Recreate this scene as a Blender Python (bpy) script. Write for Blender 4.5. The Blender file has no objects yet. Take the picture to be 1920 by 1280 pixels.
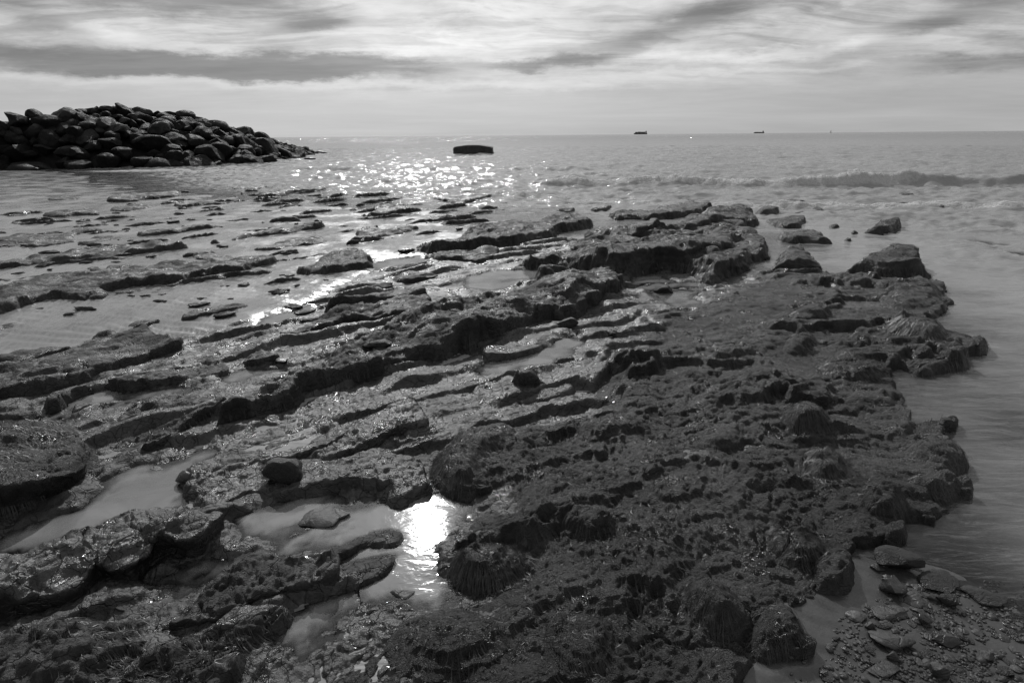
import bpy, math, random
import numpy as np
random.seed(7)
rng = np.random.default_rng(7)
scene = bpy.context.scene
col = scene.collection
R_ = math.radians

# ------------------------------------------------------------------ camera
FPX, PITCH, ROLL, EYE = 1067.0, R_(19.9), R_(-0.5), 1.6      # focal length in photo pixels (1920 wide)
def _rx(a):
    c, s = math.cos(a), math.sin(a); return np.array([[1, 0, 0], [0, c, -s], [0, s, c]])
def _rz(a):
    c, s = math.cos(a), math.sin(a); return np.array([[c, -s, 0], [s, c, 0], [0, 0, 1]])
RC = _rx(math.pi / 2 - PITCH) @ _rz(ROLL)
cam_d = bpy.data.cameras.new('camera'); cam = bpy.data.objects.new('camera', cam_d); col.objects.link(cam)
cam_d.sensor_fit = 'HORIZONTAL'; cam_d.sensor_width = 36; cam_d.lens = 36 * FPX / 1920
cam_d.clip_start = 0.05; cam_d.clip_end = 90000
from mathutils import Matrix, Vector
cam.matrix_world = Matrix.Translation((0, 0, EYE)) @ Matrix([list(r) for r in RC]).to_4x4()
scene.camera = cam

# ------------------------------------------------------------------ sky, sun, exposure
SUN_EL, SUN_AZ = R_(37.3), R_(-10.4)                          # azimuth from +Y towards +X
sun_d = bpy.data.lights.new('sun', 'SUN'); sun = bpy.data.objects.new('sun', sun_d); col.objects.link(sun)
sun_d.energy = 3.0; sun_d.angle = R_(0.6); sun_d.color = (1, 1, 1)
sun.rotation_euler = (math.pi / 2 - SUN_EL, 0, math.pi - SUN_AZ)
sv = Vector((math.sin(SUN_AZ) * math.cos(SUN_EL), math.cos(SUN_AZ) * math.cos(SUN_EL), math.sin(SUN_EL)))
sun.rotation_euler = sv.to_track_quat('Z', 'Y').to_euler()
scene.view_settings.view_transform = 'Standard'; scene.view_settings.look = 'None'
scene.view_settings.exposure = 0.0; scene.view_settings.gamma = 1.0
scene.cycles.max_bounces = 5; scene.cycles.transparent_max_bounces = 12
scene.cycles.sample_clamp_indirect = 4.0; scene.cycles.sample_clamp_direct = 150.0

class NT:
    """small helper to write node trees as expressions"""
    def __init__(s, tree): s.t = tree; s.n = tree.nodes; s.l = tree.links
    def new(s, typ, **kw):
        n = s.n.new(typ)
        for k, v in kw.items(): setattr(n, k, v)
        return n
    def put(s, sock, v):
        if isinstance(v, bpy.types.NodeSocket): s.l.new(v, sock)
        elif v is not None: sock.default_value = v
    def m(s, op, a, b=None, c=None, clamp=False):
        n = s.new('ShaderNodeMath', operation=op, use_clamp=clamp)
        for i, v in enumerate((a, b, c)):
            if v is not None: s.put(n.inputs[i], v)
        return n.outputs[0]
    def noise(s, vec, scale, detail=4, rough=0.55, dist=0.0, out=0):
        n = s.new('ShaderNodeTexNoise'); s.put(n.inputs['Vector'], vec)
        n.inputs['Scale'].default_value = scale; n.inputs['Detail'].default_value = detail
        n.inputs['Roughness'].default_value = rough; n.inputs['Distortion'].default_value = dist
        return n.outputs[out]
    def ramp(s, v, a, b, x=0.0, y=1.0, smooth=True):
        n = s.new('ShaderNodeMapRange'); n.interpolation_type = 'SMOOTHSTEP' if smooth else 'LINEAR'; n.clamp = True
        s.put(n.inputs[0], v)
        for i, q in enumerate((a, b, x, y)): s.put(n.inputs[i + 1], q)
        return n.outputs[0]
    def grey(s, v):
        n = s.new('ShaderNodeCombineColor')
        for i in range(3): s.put(n.inputs[i], v)
        return n.outputs[0]
    def lerp(s, a, b, t):
        n = s.new('ShaderNodeMix'); s.put(n.inputs[0], t); s.put(n.inputs[2], a); s.put(n.inputs[3], b); return n.outputs[0]
    def comb(s, x, y, z=0.0):
        n = s.new('ShaderNodeCombineXYZ')
        for i, v in enumerate((x, y, z)): s.put(n.inputs[i], v)
        return n.outputs[0]
    def attr(s, name):
        return s.new('ShaderNodeAttribute', attribute_name=name).outputs['Fac']
    def pos(s): return s.new('ShaderNodeNewGeometry').outputs['Position']
    def scalev(s, v, sc):
        n = s.new('ShaderNodeVectorMath', operation='MULTIPLY'); s.put(n.inputs[0], v); n.inputs[1].default_value = sc; return n.outputs[0]
    def bump(s, h, dist, strength=1.0, normal=None):
        n = s.new('ShaderNodeBump'); n.inputs['Strength'].default_value = strength; n.inputs['Distance'].default_value = dist
        s.put(n.inputs['Height'], h)
        if normal is not None: s.put(n.inputs['Normal'], normal)
        return n.outputs[0]

world = bpy.data.worlds.new('World'); scene.world = world; world.use_nodes = True
w = NT(world.node_tree); w.n.clear()
sky = w.new('ShaderNodeTexSky', sky_type='NISHITA', sun_disc=False)
sky.sun_elevation = SUN_EL; sky.sun_rotation = SUN_AZ; sky.dust_density = 2.0; sky.air_density = 1.0
bw = w.new('ShaderNodeRGBToBW'); w.l.new(sky.outputs[0], bw.inputs[0])
gen = w.new('ShaderNodeTexCoord').outputs['Generated']
sep = w.new('ShaderNodeSeparateXYZ'); w.l.new(gen, sep.inputs[0])
dx, dy, dz = sep.outputs
az = w.m('ARCTAN2', dx, dy)
el = w.m('ARCSINE', dz)
elc = w.m('MAXIMUM', el, 0.0)
# cloud-plane coordinates (layer overhead seen in perspective) and horizon-stretched coordinates
k = w.m('DIVIDE', 1.0, w.m('ADD', w.m('MAXIMUM', dz, 0.0), 0.10))
cp = w.comb(w.m('MULTIPLY', dx, k), w.m('MULTIPLY', dy, k))
warp = w.noise(cp, 0.9, 3, 0.5, 0.0, 1)
wsub = w.new('ShaderNodeVectorMath', operation='SUBTRACT'); w.l.new(warp, wsub.inputs[0]); wsub.inputs[1].default_value = (.5, .5, .5)
wsc = w.scalev(wsub.outputs[0], (1.5, 0.6, 0))
wad = w.new('ShaderNodeVectorMath', operation='ADD'); w.l.new(cp, wad.inputs[0]); w.l.new(wsc, wad.inputs[1])
big = w.noise(w.scalev(wad.outputs[0], (0.55, 1.5, 1)), 1.0, 5, 0.55, 0.3)
fine = w.noise(w.scalev(wad.outputs[0], (1.3, 5.0, 1)), 1.6, 6, 0.62, 0.4)
stre = w.noise(w.comb(w.m('MULTIPLY', az, 1.6), w.m('MULTIPLY', el, 26.0)), 1.3, 6, 0.6, 0.5)
wob = w.m('MULTIPLY', w.m('SUBTRACT', w.noise(w.comb(w.m('MULTIPLY', az, 3.0), w.m('MULTIPLY', el, 9.0)), 1.7, 9, 0.66), 0.5), 0.065)
def blob(a0, e0, sa, se, tilt=0.0, k=1.0):
    """an elongated cloud bank at a compass bearing and height (radians)"""
    da = w.m('SUBTRACT', az, a0)
    de = w.m('SUBTRACT', w.m('ADD', el, wob), w.m('ADD', w.m('MULTIPLY', da, tilt), e0))
    q = w.m('ADD', w.m('POWER', w.m('ABSOLUTE', w.m('DIVIDE', da, sa)), 2.6), w.m('POWER', w.m('ABSOLUTE', w.m('DIVIDE', de, se)), 2.2))
    return w.m('MULTIPLY', w.m('EXPONENT', w.m('MULTIPLY', q, -1.0)), k)
def pixdir(x, y):
    d = RC @ np.array([x - 960, -(y - 640), -FPX]); d = d / np.linalg.norm(d)
    return math.atan2(d[0], d[1]), math.asin(d[2])
def bank(x, y, wx, wy, tilt=0.0, k=1.0):
    a, e = pixdir(x, y); a2, _ = pixdir(x + wx, y); _, e2 = pixdir(x, y - wy)
    return blob(a, e, abs(a2 - a), abs(e2 - e), tilt, k)
dark = None
for b in (bank(430, 123, 400, 29, 0.0, 1.5), bank(330, 0, 330, 40, 0, .85), bank(80, 40, 100, 26, -.2, .6),
          bank(1040, 118, 120, 13, 0.02, .75), bank(1290, 42, 210, 40, .22, .75), bank(1790, 30, 180, 36, .25, .75),
          bank(1640, 180, 290, 20, .05, .35), bank(1850, 115, 230, 22, .03, .6), bank(1290, 145, 90, 10, 0, .3), bank(150, 175, 200, 14, 0, .3),
          bank(580, 50, 80, 22, .3, .5)):
    dark = b if dark is None else w.m('ADD', dark, b)
light = None
for b in (bank(900, 60, 220, 60, .1, .8), bank(1480, 95, 420, 11, .03, .9), bank(700, 160, 700, 9, .0, .55), bank(1350, 135, 330, 8, .02, .6), bank(180, 60, 130, 26, 0, .4)):
    light = b if light is None else w.m('ADD', light, b)
# thin overcast veil: brighter towards the sun, plus streaks, banks and bright rims
cosd = w.m('ADD', w.m('ADD', w.m('MULTIPLY', dx, sv.x), w.m('MULTIPLY', dy, sv.y)), w.m('MULTIPLY', dz, sv.z))
aure = w.m('ADD', w.m('MULTIPLY', w.m('POWER', w.m('MAXIMUM', cosd, 0.0), 5.0), 0.37),
           w.m('MULTIPLY', w.m('POWER', w.m('MAXIMUM', cosd, 0.0), 34.0), 1.7))
veil = w.m('ADD', w.m('MULTIPLY', w.m('SUBTRACT', big, 0.5), 0.60), w.m('MULTIPLY', w.m('SUBTRACT', fine, 0.5), 0.34))
veil = w.m('MULTIPLY', veil, w.ramp(el, 0.02, 0.20, 0.10, 1.0))
veil = w.m('ADD', veil, w.m('MULTIPLY', w.m('SUBTRACT', stre, 0.5), 0.26))
puff = w.noise(w.comb(w.m('MULTIPLY', az, 6.0), w.m('MULTIPLY', el, 19.0)), 1.0, 10, 0.66, 0.25)
veil = w.m('ADD', veil, w.m('MULTIPLY', w.m('MULTIPLY', w.m('SUBTRACT', puff, 0.5), 0.75), w.ramp(el, 0.03, 0.12)))
cov = w.ramp(w.noise(w.scalev(wad.outputs[0], (.9, 2.6, 1)), 1.25, 10, 0.62, 0.15), 0.44, 0.60)
veil = w.m('ADD', veil, w.m('MULTIPLY', w.m('SUBTRACT', 0.45, cov), w.ramp(el, 0.05, 0.16, 0.0, 0.20)))
base = w.m('ADD', 0.42, veil)
base = w.m('ADD', base, w.m('MULTIPLY', light, 0.26))
base = w.m('ADD', base, aure)
dk = w.m('MULTIPLY', dark, w.m('ADD', 0.90, w.m('ADD', w.m('MULTIPLY', w.m('SUBTRACT', stre, 0.5), 1.6), w.m('MULTIPLY', w.m('SUBTRACT', puff, 0.5), 1.6))), clamp=True)
dk = w.ramp(dk, 0.12, 0.85)
base = w.m('MULTIPLY', base, w.m('SUBTRACT', 1.0, w.m('MULTIPLY', dk, w.m('ADD', 0.22, w.m('ADD', w.m('MULTIPLY', stre, 0.5), w.m('MULTIPLY', puff, 0.3))))))
cloud = w.m('MINIMUM', w.m('MAXIMUM', base, 0.13), 3.0)
skyv = w.m('MULTIPLY', bw.outputs[0], 0.085)
tot = w.lerp(skyv, cloud, 0.90)
bg = w.new('ShaderNodeBackground'); w.l.new(w.grey(tot), bg.inputs[0]); bg.inputs[1].default_value = 1.0
wo = w.new('ShaderNodeOutputWorld'); w.l.new(bg.outputs[0], wo.inputs[0])

# ------------------------------------------------------------------ pixel -> ground, noise
def ray(x, y):
    return RC @ np.array([x - 960.0, -(y - 640.0), -FPX])
def gp(x, y, z=0.0):
    """the point at height z that a photo pixel looks at"""
    d = ray(x, y); t = (z - EYE) / d[2]; return np.array([d[0] * t, d[1] * t])
def hash2(ix, iy, seed):
    h = (ix.astype(np.int64) * 374761393 + iy.astype(np.int64) * 668265263 + seed * 1442695041) & 0xFFFFFFFF
    h = ((h ^ (h >> 13)) * 1274126177) & 0xFFFFFFFF
    return h ^ (h >> 16)
GA = np.linspace(0, 2 * np.pi, 64, endpoint=False); GX, GY = np.cos(GA).astype(np.float32), np.sin(GA).astype(np.float32)
def perlin(x, y, seed=0):
    x0 = np.floor(x); y0 = np.floor(y); fx = (x - x0).astype(np.float32); fy = (y - y0).astype(np.float32)
    ix = x0.astype(np.int64); iy = y0.astype(np.int64)
    u = fx * fx * fx * (fx * (fx * 6 - 15) + 10); v = fy * fy * fy * (fy * (fy * 6 - 15) + 10)
    def g(ax, ay, px, py):
        h = hash2(ax, ay, seed) & 63; return GX[h] * px + GY[h] * py
    a = g(ix, iy, fx, fy); b = g(ix + 1, iy, fx - 1, fy); c = g(ix, iy + 1, fx, fy - 1); d = g(ix + 1, iy + 1, fx - 1, fy - 1)
    return ((a + (b - a) * u) * (1 - v) + (c + (d - c) * u) * v) * 1.5
def fbm(x, y, oct=4, seed=0, gain=0.5):
    s = 0; a = 1.0; t = 0
    for i in range(oct):
        s = s + a * perlin(x * 2 ** i + 17.3 * i, y * 2 ** i - 9.1 * i, seed + i); t += a; a *= gain
    return s / t
def worley(x, y, seed=0):
    ix = np.floor(x).astype(np.int64); iy = np.floor(y).astype(np.int64)
    f1 = np.full(x.shape, 9.0, np.float32); f2 = f1.copy(); cid = np.zeros(x.shape, np.int64)
    for ox in (-1, 0, 1):
        for oy in (-1, 0, 1):
            h = hash2(ix + ox, iy + oy, seed)
            px = ix + ox + (h & 255) / 255.0; py = iy + oy + ((h >> 8) & 255) / 255.0
            d = np.sqrt((px - x) ** 2 + (py - y) ** 2).astype(np.float32)
            m = d < f1; f2 = np.where(m, f1, np.minimum(f2, d)); cid = np.where(m, h, cid); f1 = np.where(m, d, f1)
    return f1, f2, (cid >> 16 & 255) / 255.0
def sst(a, b, x):
    t = np.clip((x - a) / (b - a), 0, 1); return t * t * (3 - 2 * t)
def terrace(t, n, sharp=0.25):
    """turn a smooth field into flat treads and short risers"""
    q = t * n; f = np.floor(q); r = q - f
    return (f + sst(0.5 - sharp, 0.5 + sharp, r)) / n

# ------------------------------------------------------------------ materials
def material(name):
    m = bpy.data.materials.new(name); m.use_nodes = True; m.node_tree.nodes.clear()
    t = NT(m.node_tree); out = t.new('ShaderNodeOutputMaterial'); return m, t, out
def rock_material(name, lo, hi, r0, r1, fine_scale=55.0, bumpd=0.011, weed=0.0, spec=0.5, tide=None, wet=0.36):
    m, t, out = material(name); p = t.pos()
    n1 = t.noise(p, 1.7, 5, 0.6); n2 = t.noise(p, 13.0, 6, 0.65); n3 = t.noise(p, fine_scale, 5, 0.7)
    v = t.new('ShaderNodeTexVoronoi', feature='DISTANCE_TO_EDGE')
    dv = t.new('ShaderNodeVectorMath', operation='ADD'); t.l.new(p, dv.inputs[0])
    t.l.new(t.scalev(t.noise(p, 9.0, 3, 0.5, 0, 1), (.12, .12, .12)), dv.inputs[1])
    t.l.new(dv.outputs[0], v.inputs['Vector']); v.inputs['Scale'].default_value = 11.0
    crack = t.ramp(v.outputs['Distance'], 0.0, 0.035)
    base = t.lerp(lo, hi, t.ramp(t.m('ADD', t.m('MULTIPLY', n1, .62), t.m('MULTIPLY', n2, .38)), 0.42, 0.60))
    base = t.m('MULTIPLY', base, t.ramp(n3, 0.25, 0.7, 0.6, 1.15))
    if tide:
        sp = t.new('ShaderNodeSeparateXYZ'); t.l.new(p, sp.inputs[0])
        zz = t.m('ADD', sp.outputs[2], t.m('MULTIPLY', t.m('SUBTRACT', n1, 0.5), 1.6))
        base = t.m('MULTIPLY', base, t.ramp(zz, tide - .35, tide + .35, 0.30, 1.0))
    n5 = t.noise(p, 4.5, 5, 0.6)
    h = t.m('ADD', t.m('ADD', t.m('ADD', t.m('MULTIPLY', n5, 2.2), t.m('MULTIPLY', n3, 1.0)), t.m('MULTIPLY', n2, 1.6)), t.m('MULTIPLY', crack, 0.5))
    if weed:
        st = t.noise(t.scalev(p, (1, 1, 1)), 90.0, 3, 0.6, 2.2)
        h = t.m('ADD', h, t.m('MULTIPLY', st, weed))
    b = t.bump(h, bumpd)
    rough = t.lerp(r0, r1, t.ramp(t.noise(p, 3.1, 5, 0.6), 0.35, 0.65))
    rough = t.m('SUBTRACT', rough, t.m('MULTIPLY', t.ramp(t.noise(p, 7.0, 4, 0.65), 0.52, 0.64), wet))
    bs = t.new('ShaderNodeBsdfPrincipled'); t.l.new(t.grey(base), bs.inputs['Base Color'])
    t.l.new(rough, bs.inputs['Roughness']); t.l.new(b, bs.inputs['Normal']); bs.inputs['Specular IOR Level'].default_value = spec
    t.l.new(bs.outputs[0], out.inputs[0]); return m
M_ledge = rock_material('wet_ledge_rock', 0.010, 0.035, 0.52, 0.80, spec=.4)
M_weedrock = rock_material('weed_covered_rock', 0.006, 0.042, 0.46, 0.72, 70.0, 0.012, 1.6)
M_shelf = rock_material('silted_shelf_rock', 0.012, 0.038, 0.30, 0.62, 45.0, 0.008)
M_stone = rock_material('loose_stone', 0.02, 0.055, 0.45, 0.7, 60.0, 0.004)
M_darkstone = rock_material('dark_weedy_stone', 0.007, 0.02, 0.5, 0.75, 60.0, 0.006, 1.2)
M_armour = rock_material('armour_boulder', 0.006, 0.024, 0.55, 0.85, 6.0, 0.05, tide=1.9, wet=0.05, spec=.22)
M_concrete = rock_material('weathered_concrete', 0.018, 0.032, 0.7, 0.9, 14.0, 0.02)

def weed_material():
    m, t, out = material('seaweed'); p = t.pos()
    c = t.lerp(0.010, 0.035, t.ramp(t.noise(p, 40.0, 2), 0.35, 0.7))
    bs = t.new('ShaderNodeBsdfPrincipled'); t.l.new(t.grey(c), bs.inputs['Base Color']); bs.inputs['Roughness'].default_value = 0.45
    t.l.new(bs.outputs[0], out.inputs[0]); return m
M_weed = weed_material()

def sand_material():
    m, t, out = material('wet_sand'); p = t.pos()
    n1 = t.noise(p, 0.9, 5, 0.6); n2 = t.noise(p, 60.0, 4, 0.7); n3 = t.noise(p, 7.0, 4, 0.6)
    base = t.lerp(0.13, 0.21, t.ramp(n1, 0.35, 0.65)); base = t.m('MULTIPLY', base, t.ramp(n2, 0.25, 0.75, 0.82, 1.1))
    mx_, my_ = gp(1700, 1200)
    vd = t.new('ShaderNodeVectorMath', operation='DISTANCE'); t.l.new(p, vd.inputs[0]); vd.inputs[1].default_value = (mx_, my_, 0)
    base = t.m('MULTIPLY', base, t.ramp(t.m('ADD', vd.outputs['Value'], n1), 0.7, 2.3, 0.30, 1.0))   # sand colour darkens towards the lower right shingle
    rough = t.lerp(0.12, 0.32, t.ramp(t.noise(p, 1.4, 5, 0.6), 0.4, 0.62))
    b = t.bump(t.m('ADD', t.m('MULTIPLY', n2, .25), n3), 0.006)
    bs = t.new('ShaderNodeBsdfPrincipled'); t.l.new(t.grey(base), bs.inputs['Base Color']); t.l.new(rough, bs.inputs['Roughness'])
    t.l.new(b, bs.inputs['Normal']); t.l.new(bs.outputs[0], out.inputs[0]); return m
M_sand = sand_material()

def water_material(name, calm):
    """fresnel mix of mirror and see-through; depth attribute makes deep sea water opaque, foam attribute whitens it"""
    m, t, out = material(name); p = t.pos()
    if calm:
        h = t.noise(t.scalev(p, (1, 1.6, 1)), 16.0, 3, 0.5, 0.6); b = t.bump(h, 0.0010); rough = 0.07
    else:
        ps = t.scalev(p, (0.62, 1.0, 1.0))
        h = t.m('ADD', t.m('MULTIPLY', t.noise(ps, 1.3, 4, 0.6, 0.4), 1.0), t.m('MULTIPLY', t.noise(ps, 6.5, 4, 0.6, 0.5), 0.30))
        hh = t.m('MULTIPLY', h, t.ramp(t.attr('depth'), 0.0, 0.35, 0.30, 1.0))
        rip = t.noise(t.scalev(p, (2.2, 9.0, 1)), 1.5, 4, 0.55, 0.8)
        hh = t.m('ADD', hh, t.m('MULTIPLY', rip, t.ramp(t.attr('depth'), 0.0, 0.5, 0.16, 0.0)))
        hh = t.m('MULTIPLY', hh, t.ramp(t.attr('depth'), 0.9, 1.9, 1.0, 4.5)); b = t.bump(hh, 0.07); rough = 0.07
    fr = t.new('ShaderNodeFresnel'); fr.inputs[0].default_value = 1.33; t.l.new(b, fr.inputs[1])
    gl = t.new('ShaderNodeBsdfGlossy'); gl.inputs['Roughness'].default_value = rough; t.l.new(b, gl.inputs['Normal'])
    tr = t.new('ShaderNodeBsdfTransparent'); tr.inputs[0].default_value = (.93, .93, .93, 1)
    under = tr.outputs[0]
    if calm:
        df = t.new('ShaderNodeBsdfDiffuse'); df.inputs[0].default_value = (.26, .26, .26, 1)
        mx = t.new('ShaderNodeMixShader'); t.l.new(t.m('MULTIPLY', t.ramp(t.attr('depth'), 0.0, 0.05), t.ramp(t.noise(p, 3.0, 5, .6, 1.0), .3, .7, .45, .75)), mx.inputs[0])
        t.l.new(tr.outputs[0], mx.inputs[1]); t.l.new(df.outputs[0], mx.inputs[2]); under = mx.outputs[0]
    else:
        df = t.new('ShaderNodeBsdfDiffuse'); df.inputs[0].default_value = (.24, .24, .24, 1); t.l.new(b, df.inputs['Normal'])
        mx = t.new('ShaderNodeMixShader'); t.l.new(t.ramp(t.attr('depth'), 0.0, 0.05), mx.inputs[0])
        t.l.new(tr.outputs[0], mx.inputs[1]); t.l.new(df.outputs[0], mx.inputs[2]); under = mx.outputs[0]
    m2 = t.new('ShaderNodeMixShader'); t.l.new(fr.outputs[0], m2.inputs[0]); t.l.new(under, m2.inputs[1]); t.l.new(gl.outputs[0], m2.inputs[2])
    res = m2.outputs[0]
    if not calm:
        fo = t.new('ShaderNodeBsdfDiffuse'); fo.inputs[0].default_value = (.50, .50, .50, 1)
        fb = t.bump(t.noise(p, 9.0, 5, 0.65), 0.15); t.l.new(fb, fo.inputs['Normal'])
        fn = t.noise(t.scalev(p, (1, 1.3, 1)), 7.0, 6, 0.68)
        fm = t.m('MULTIPLY', t.attr('foam'), 1.5); fm = t.ramp(t.m('SUBTRACT', t.m('ADD', fm, fn), 1.0), 0.0, 0.45)
        m3 = t.new('ShaderNodeMixShader'); t.l.new(fm, m3.inputs[0]); t.l.new(res, m3.inputs[1]); t.l.new(fo.outputs[0], m3.inputs[2]); res = m3.outputs[0]
    t.l.new(res, out.inputs[0]); return m
M_sea = water_material('sea_water', False)
M_pool = water_material('pool_water', True)
def plain(name, v, rough=0.6):
    m, t, out = material(name); p = t.pos()
    bs = t.new('ShaderNodeBsdfPrincipled'); t.l.new(t.grey(t.lerp(v * .7, v * 1.3, t.noise(p, 0.2, 3))), bs.inputs['Base Color']); bs.inputs['Roughness'].default_value = rough
    t.l.new(bs.outputs[0], out.inputs[0]); return m
M_hull = plain('ship_hull', 0.03); M_cargo = plain('ship_cargo', 0.06); M_white = plain('ship_superstructure', 0.35)

# ------------------------------------------------------------------ objects
def tag(o, label=None, cat=None, group=None, kind=None):
    for k_, v_ in (('label', label), ('category', cat), ('group', group), ('kind', kind)):
        if v_: o[k_] = v_
    return o
def raw_mesh(name, V, F, attrs=None, smooth=True):
    """V (n,3), F (m,3 or 4) numpy arrays -> mesh"""
    me = bpy.data.meshes.new(name); n, k_ = F.shape
    me.vertices.add(len(V)); me.vertices.foreach_set('co', V.astype(np.float32).ravel())
    me.loops.add(n * k_); me.loops.foreach_set('vertex_index', F.astype(np.int32).ravel())
    me.polygons.add(n); me.polygons.foreach_set('loop_start', np.arange(0, n * k_, k_, dtype=np.int32))
    me.polygons.foreach_set('use_smooth', np.full(n, smooth))
    me.update(calc_edges=True)
    for a, v in (attrs or {}).items():
        at = me.attributes.new(a, 'FLOAT', 'POINT'); at.data.foreach_set('value', v.astype(np.float32).ravel())
    return me
def link(name, me, mat=None, parent=None):
    o = bpy.data.objects.new(name, me); col.objects.link(o)
    if mat is not None: me.materials.clear(); me.materials.append(mat)
    if parent is not None: o.parent = parent
    return o
def empty(name, loc=(0, 0, 0)):
    o = bpy.data.objects.new(name, None); o.empty_display_size = 0.2; o.location = loc; col.objects.link(o); return o

class Grid:
    """ground grid whose cells grow with distance from the viewpoint's foot"""
    def __init__(s, per, r0, r1, half, pt=None):
        nr = int(math.log(r1 / r0) * per) + 1; nt = int(2 * half * (pt or per)) + 1
        per = (nr - 1) / math.log(r1 / r0); s.r = r0 * np.exp(np.arange(nr) / per); s.th = np.linspace(-half, half, nt)
        s.shape = (nr, nt); s.r0, s.per, s.half = r0, per, half
        s.X = s.r[:, None] * np.sin(s.th)[None]; s.Y = s.r[:, None] * np.cos(s.th)[None]
        s.Rr = np.repeat(s.r[:, None], nt, 1)
    def window(s, x0, x1, y0, y1):
        m = (s.X >= x0) & (s.X <= x1) & (s.Y >= y0) & (s.Y <= y1)
        rr = np.where(m.any(1))[0]; cc = np.where(m.any(0))[0]
        if len(rr) < 2 or len(cc) < 2: return None
        return slice(rr[0], rr[-1] + 1), slice(cc[0], cc[-1] + 1)
def grid_faces(keepv):
    """quads of a vertex window whose four corners are all kept; returns faces on compacted vertices + vertex selection"""
    f = keepv[:-1, :-1] & keepv[1:, :-1] & keepv[:-1, 1:] & keepv[1:, 1:]
    i, j = np.where(f); nt = keepv.shape[1]
    a = i * nt + j; F = np.stack([a, a + 1, a + nt + 1, a + nt], 1)
    used = np.zeros(keepv.size, bool); used[F.ravel()] = True
    idx = np.cumsum(used) - 1
    return idx[F], used
def poly_sdf(px, py, P):
    """signed distance (inside +) and nearest boundary point"""
    best = np.full(px.shape, 1e9); bx = np.zeros(px.shape); by = bx.copy(); inside = np.zeros(px.shape, bool)
    n = len(P)
    for i in range(n):
        ax, ay = P[i]; cx, cy = P[(i + 1) % n]; ex, ey = cx - ax, cy - ay
        t = np.clip(((px - ax) * ex + (py - ay) * ey) / (ex * ex + ey * ey + 1e-12), 0, 1)
        qx = ax + t * ex; qy = ay + t * ey; d = (px - qx) ** 2 + (py - qy) ** 2
        m = d < best; best = np.where(m, d, best); bx = np.where(m, qx, bx); by = np.where(m, qy, by)
        if ay != cy:
            cr = ((ay > py) != (cy > py)) & (px < ex * (py - ay) / (cy - ay) + ax); inside ^= cr
    d = np.sqrt(best); return np.where(inside, d, -d), bx, by
def smooth_poly(P, it=1):
    for _ in range(it):
        Q = np.roll(P, -1, 0); P = np.stack([.75 * P + .25 * Q, .25 * P + .75 * Q], 1).reshape(-1, 2)
    return P

# strata run from near left to far right; their scarps face the viewer and the right
STRIKE = np.array([0.68, 0.733]); FACE = np.array([0.70, -0.71])
OFF = dict(A=(0, 160), B=(640, 200), C=(1280, 200), D=(0, 560), E=(640, 560), F=(1280, 560), G=(0, 853), H=(640, 853), I=(1280, 853))
def crop(c, *pts):
    """points read off a three-times enlargement of one part of the photograph"""
    ox, oy = OFF[c]; return [(ox + x / 3.0, oy + y / 3.0) for x, y in pts]
def ground_poly(pts, top=0.0):
    """footprint of an outline; the far side of an upright rock is read at the height of its top"""
    P = []
    xs = np.array([p[0] for p in pts]); ys = np.array([p[1] for p in pts]); n = len(pts)
    for x, y in pts:
        z = 0.0
        if top > 0:
            cr = []
            for i in range(n):
                x0, y0, x1, y1 = xs[i], ys[i], xs[(i + 1) % n], ys[(i + 1) % n]
                if min(x0, x1) <= x <= max(x0, x1) and x0 != x1: cr.append(y0 + (y1 - y0) * (x - x0) / (x1 - x0))
            hi, lo = (min(cr), max(cr)) if cr else (y, y)
            z = top * (0 if lo - hi < 1e-6 else (lo - y) / (lo - hi))
        P.append(gp(x, y, z))
    return np.array(P)

# ---------------- pools (outline in the photo at water level z = 0)
POOLS = [
 ('sunlit tide pool with the bright glint of the sun', [(430,985),(480,950),(560,936),(640,926),(710,920),(740,942),(800,928),(872,942),(838,970),(812,1010),(802,1045),(838,1080),(838,1130),(760,1138),(690,1112),(640,1062),(600,1030),(540,1035),(490,1030)]),
 ('shallow silty pool below the overhanging left foreground ledge', [(300,1075),(400,1045),(490,1033),(470,1050),(420,1068),(380,1098),(330,1120),(280,1100),(255,1062)]),
 ('long still pool under the weed draped ledge at left edge', [(0,1052),(0,1010),(60,985),(130,965),(185,935),(190,900),(240,880),(300,875),(340,862),(395,848),(375,865),(335,890),(330,915),(345,940),(300,955),(240,965),(150,1000),(60,1030)]),
 ('narrow pool between low ledges at middle left', [(45,818),(80,785),(130,755),(180,735),(270,732),(340,722),(352,730),(300,745),(220,760),(140,775),(90,800),(60,825)]),
 ('small pool behind the main diagonal ridge', [(415,710),(440,695),(515,688),(528,694),(500,702),(430,716)]),
 ('bright curved pool beside the smooth log shaped rock', [(890,708),(905,685),(940,672),(990,660),(1025,648),(1040,635),(1060,628),(1098,626),(1102,640),(1075,655),(1050,668),(1020,685),(950,700),(910,706)]),
 ('bright pool on the right platform round a dark boulder', [(1180,525),(1215,517),(1242,519),(1250,528),(1340,533),(1312,545),(1292,555),(1312,568),(1270,577),(1238,565),(1225,550),(1190,541)]),
 ('still pool under the dark central scarp', [(870,522),(930,507),(1000,506),(1085,510),(1055,519),(1000,522),(990,535),(930,547),(880,541)]),
 ('pale pool between the central ledges', [(695,492),(745,482),(805,478),(797,490),(742,505),(700,506)]),
 ('small still pool beyond the twin layered ledges', [(690,555),(730,544),(768,544),(742,560),(700,563)]),
 ('small pool where the ripple sand meets the shelf', [(478,602),(500,590),(550,585),(592,570),(562,595),(502,613)]),
 ('dark little pool under the curved smooth ledge', [(718,847),(745,825),(790,819),(808,822),(780,833),(750,841)]),
 ('dark pool in the cleft of the front ledge', [(540,1212),(545,1190),(565,1165),(600,1140),(640,1116),(655,1130),(628,1160),(590,1182),(556,1212)]),
]
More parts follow.
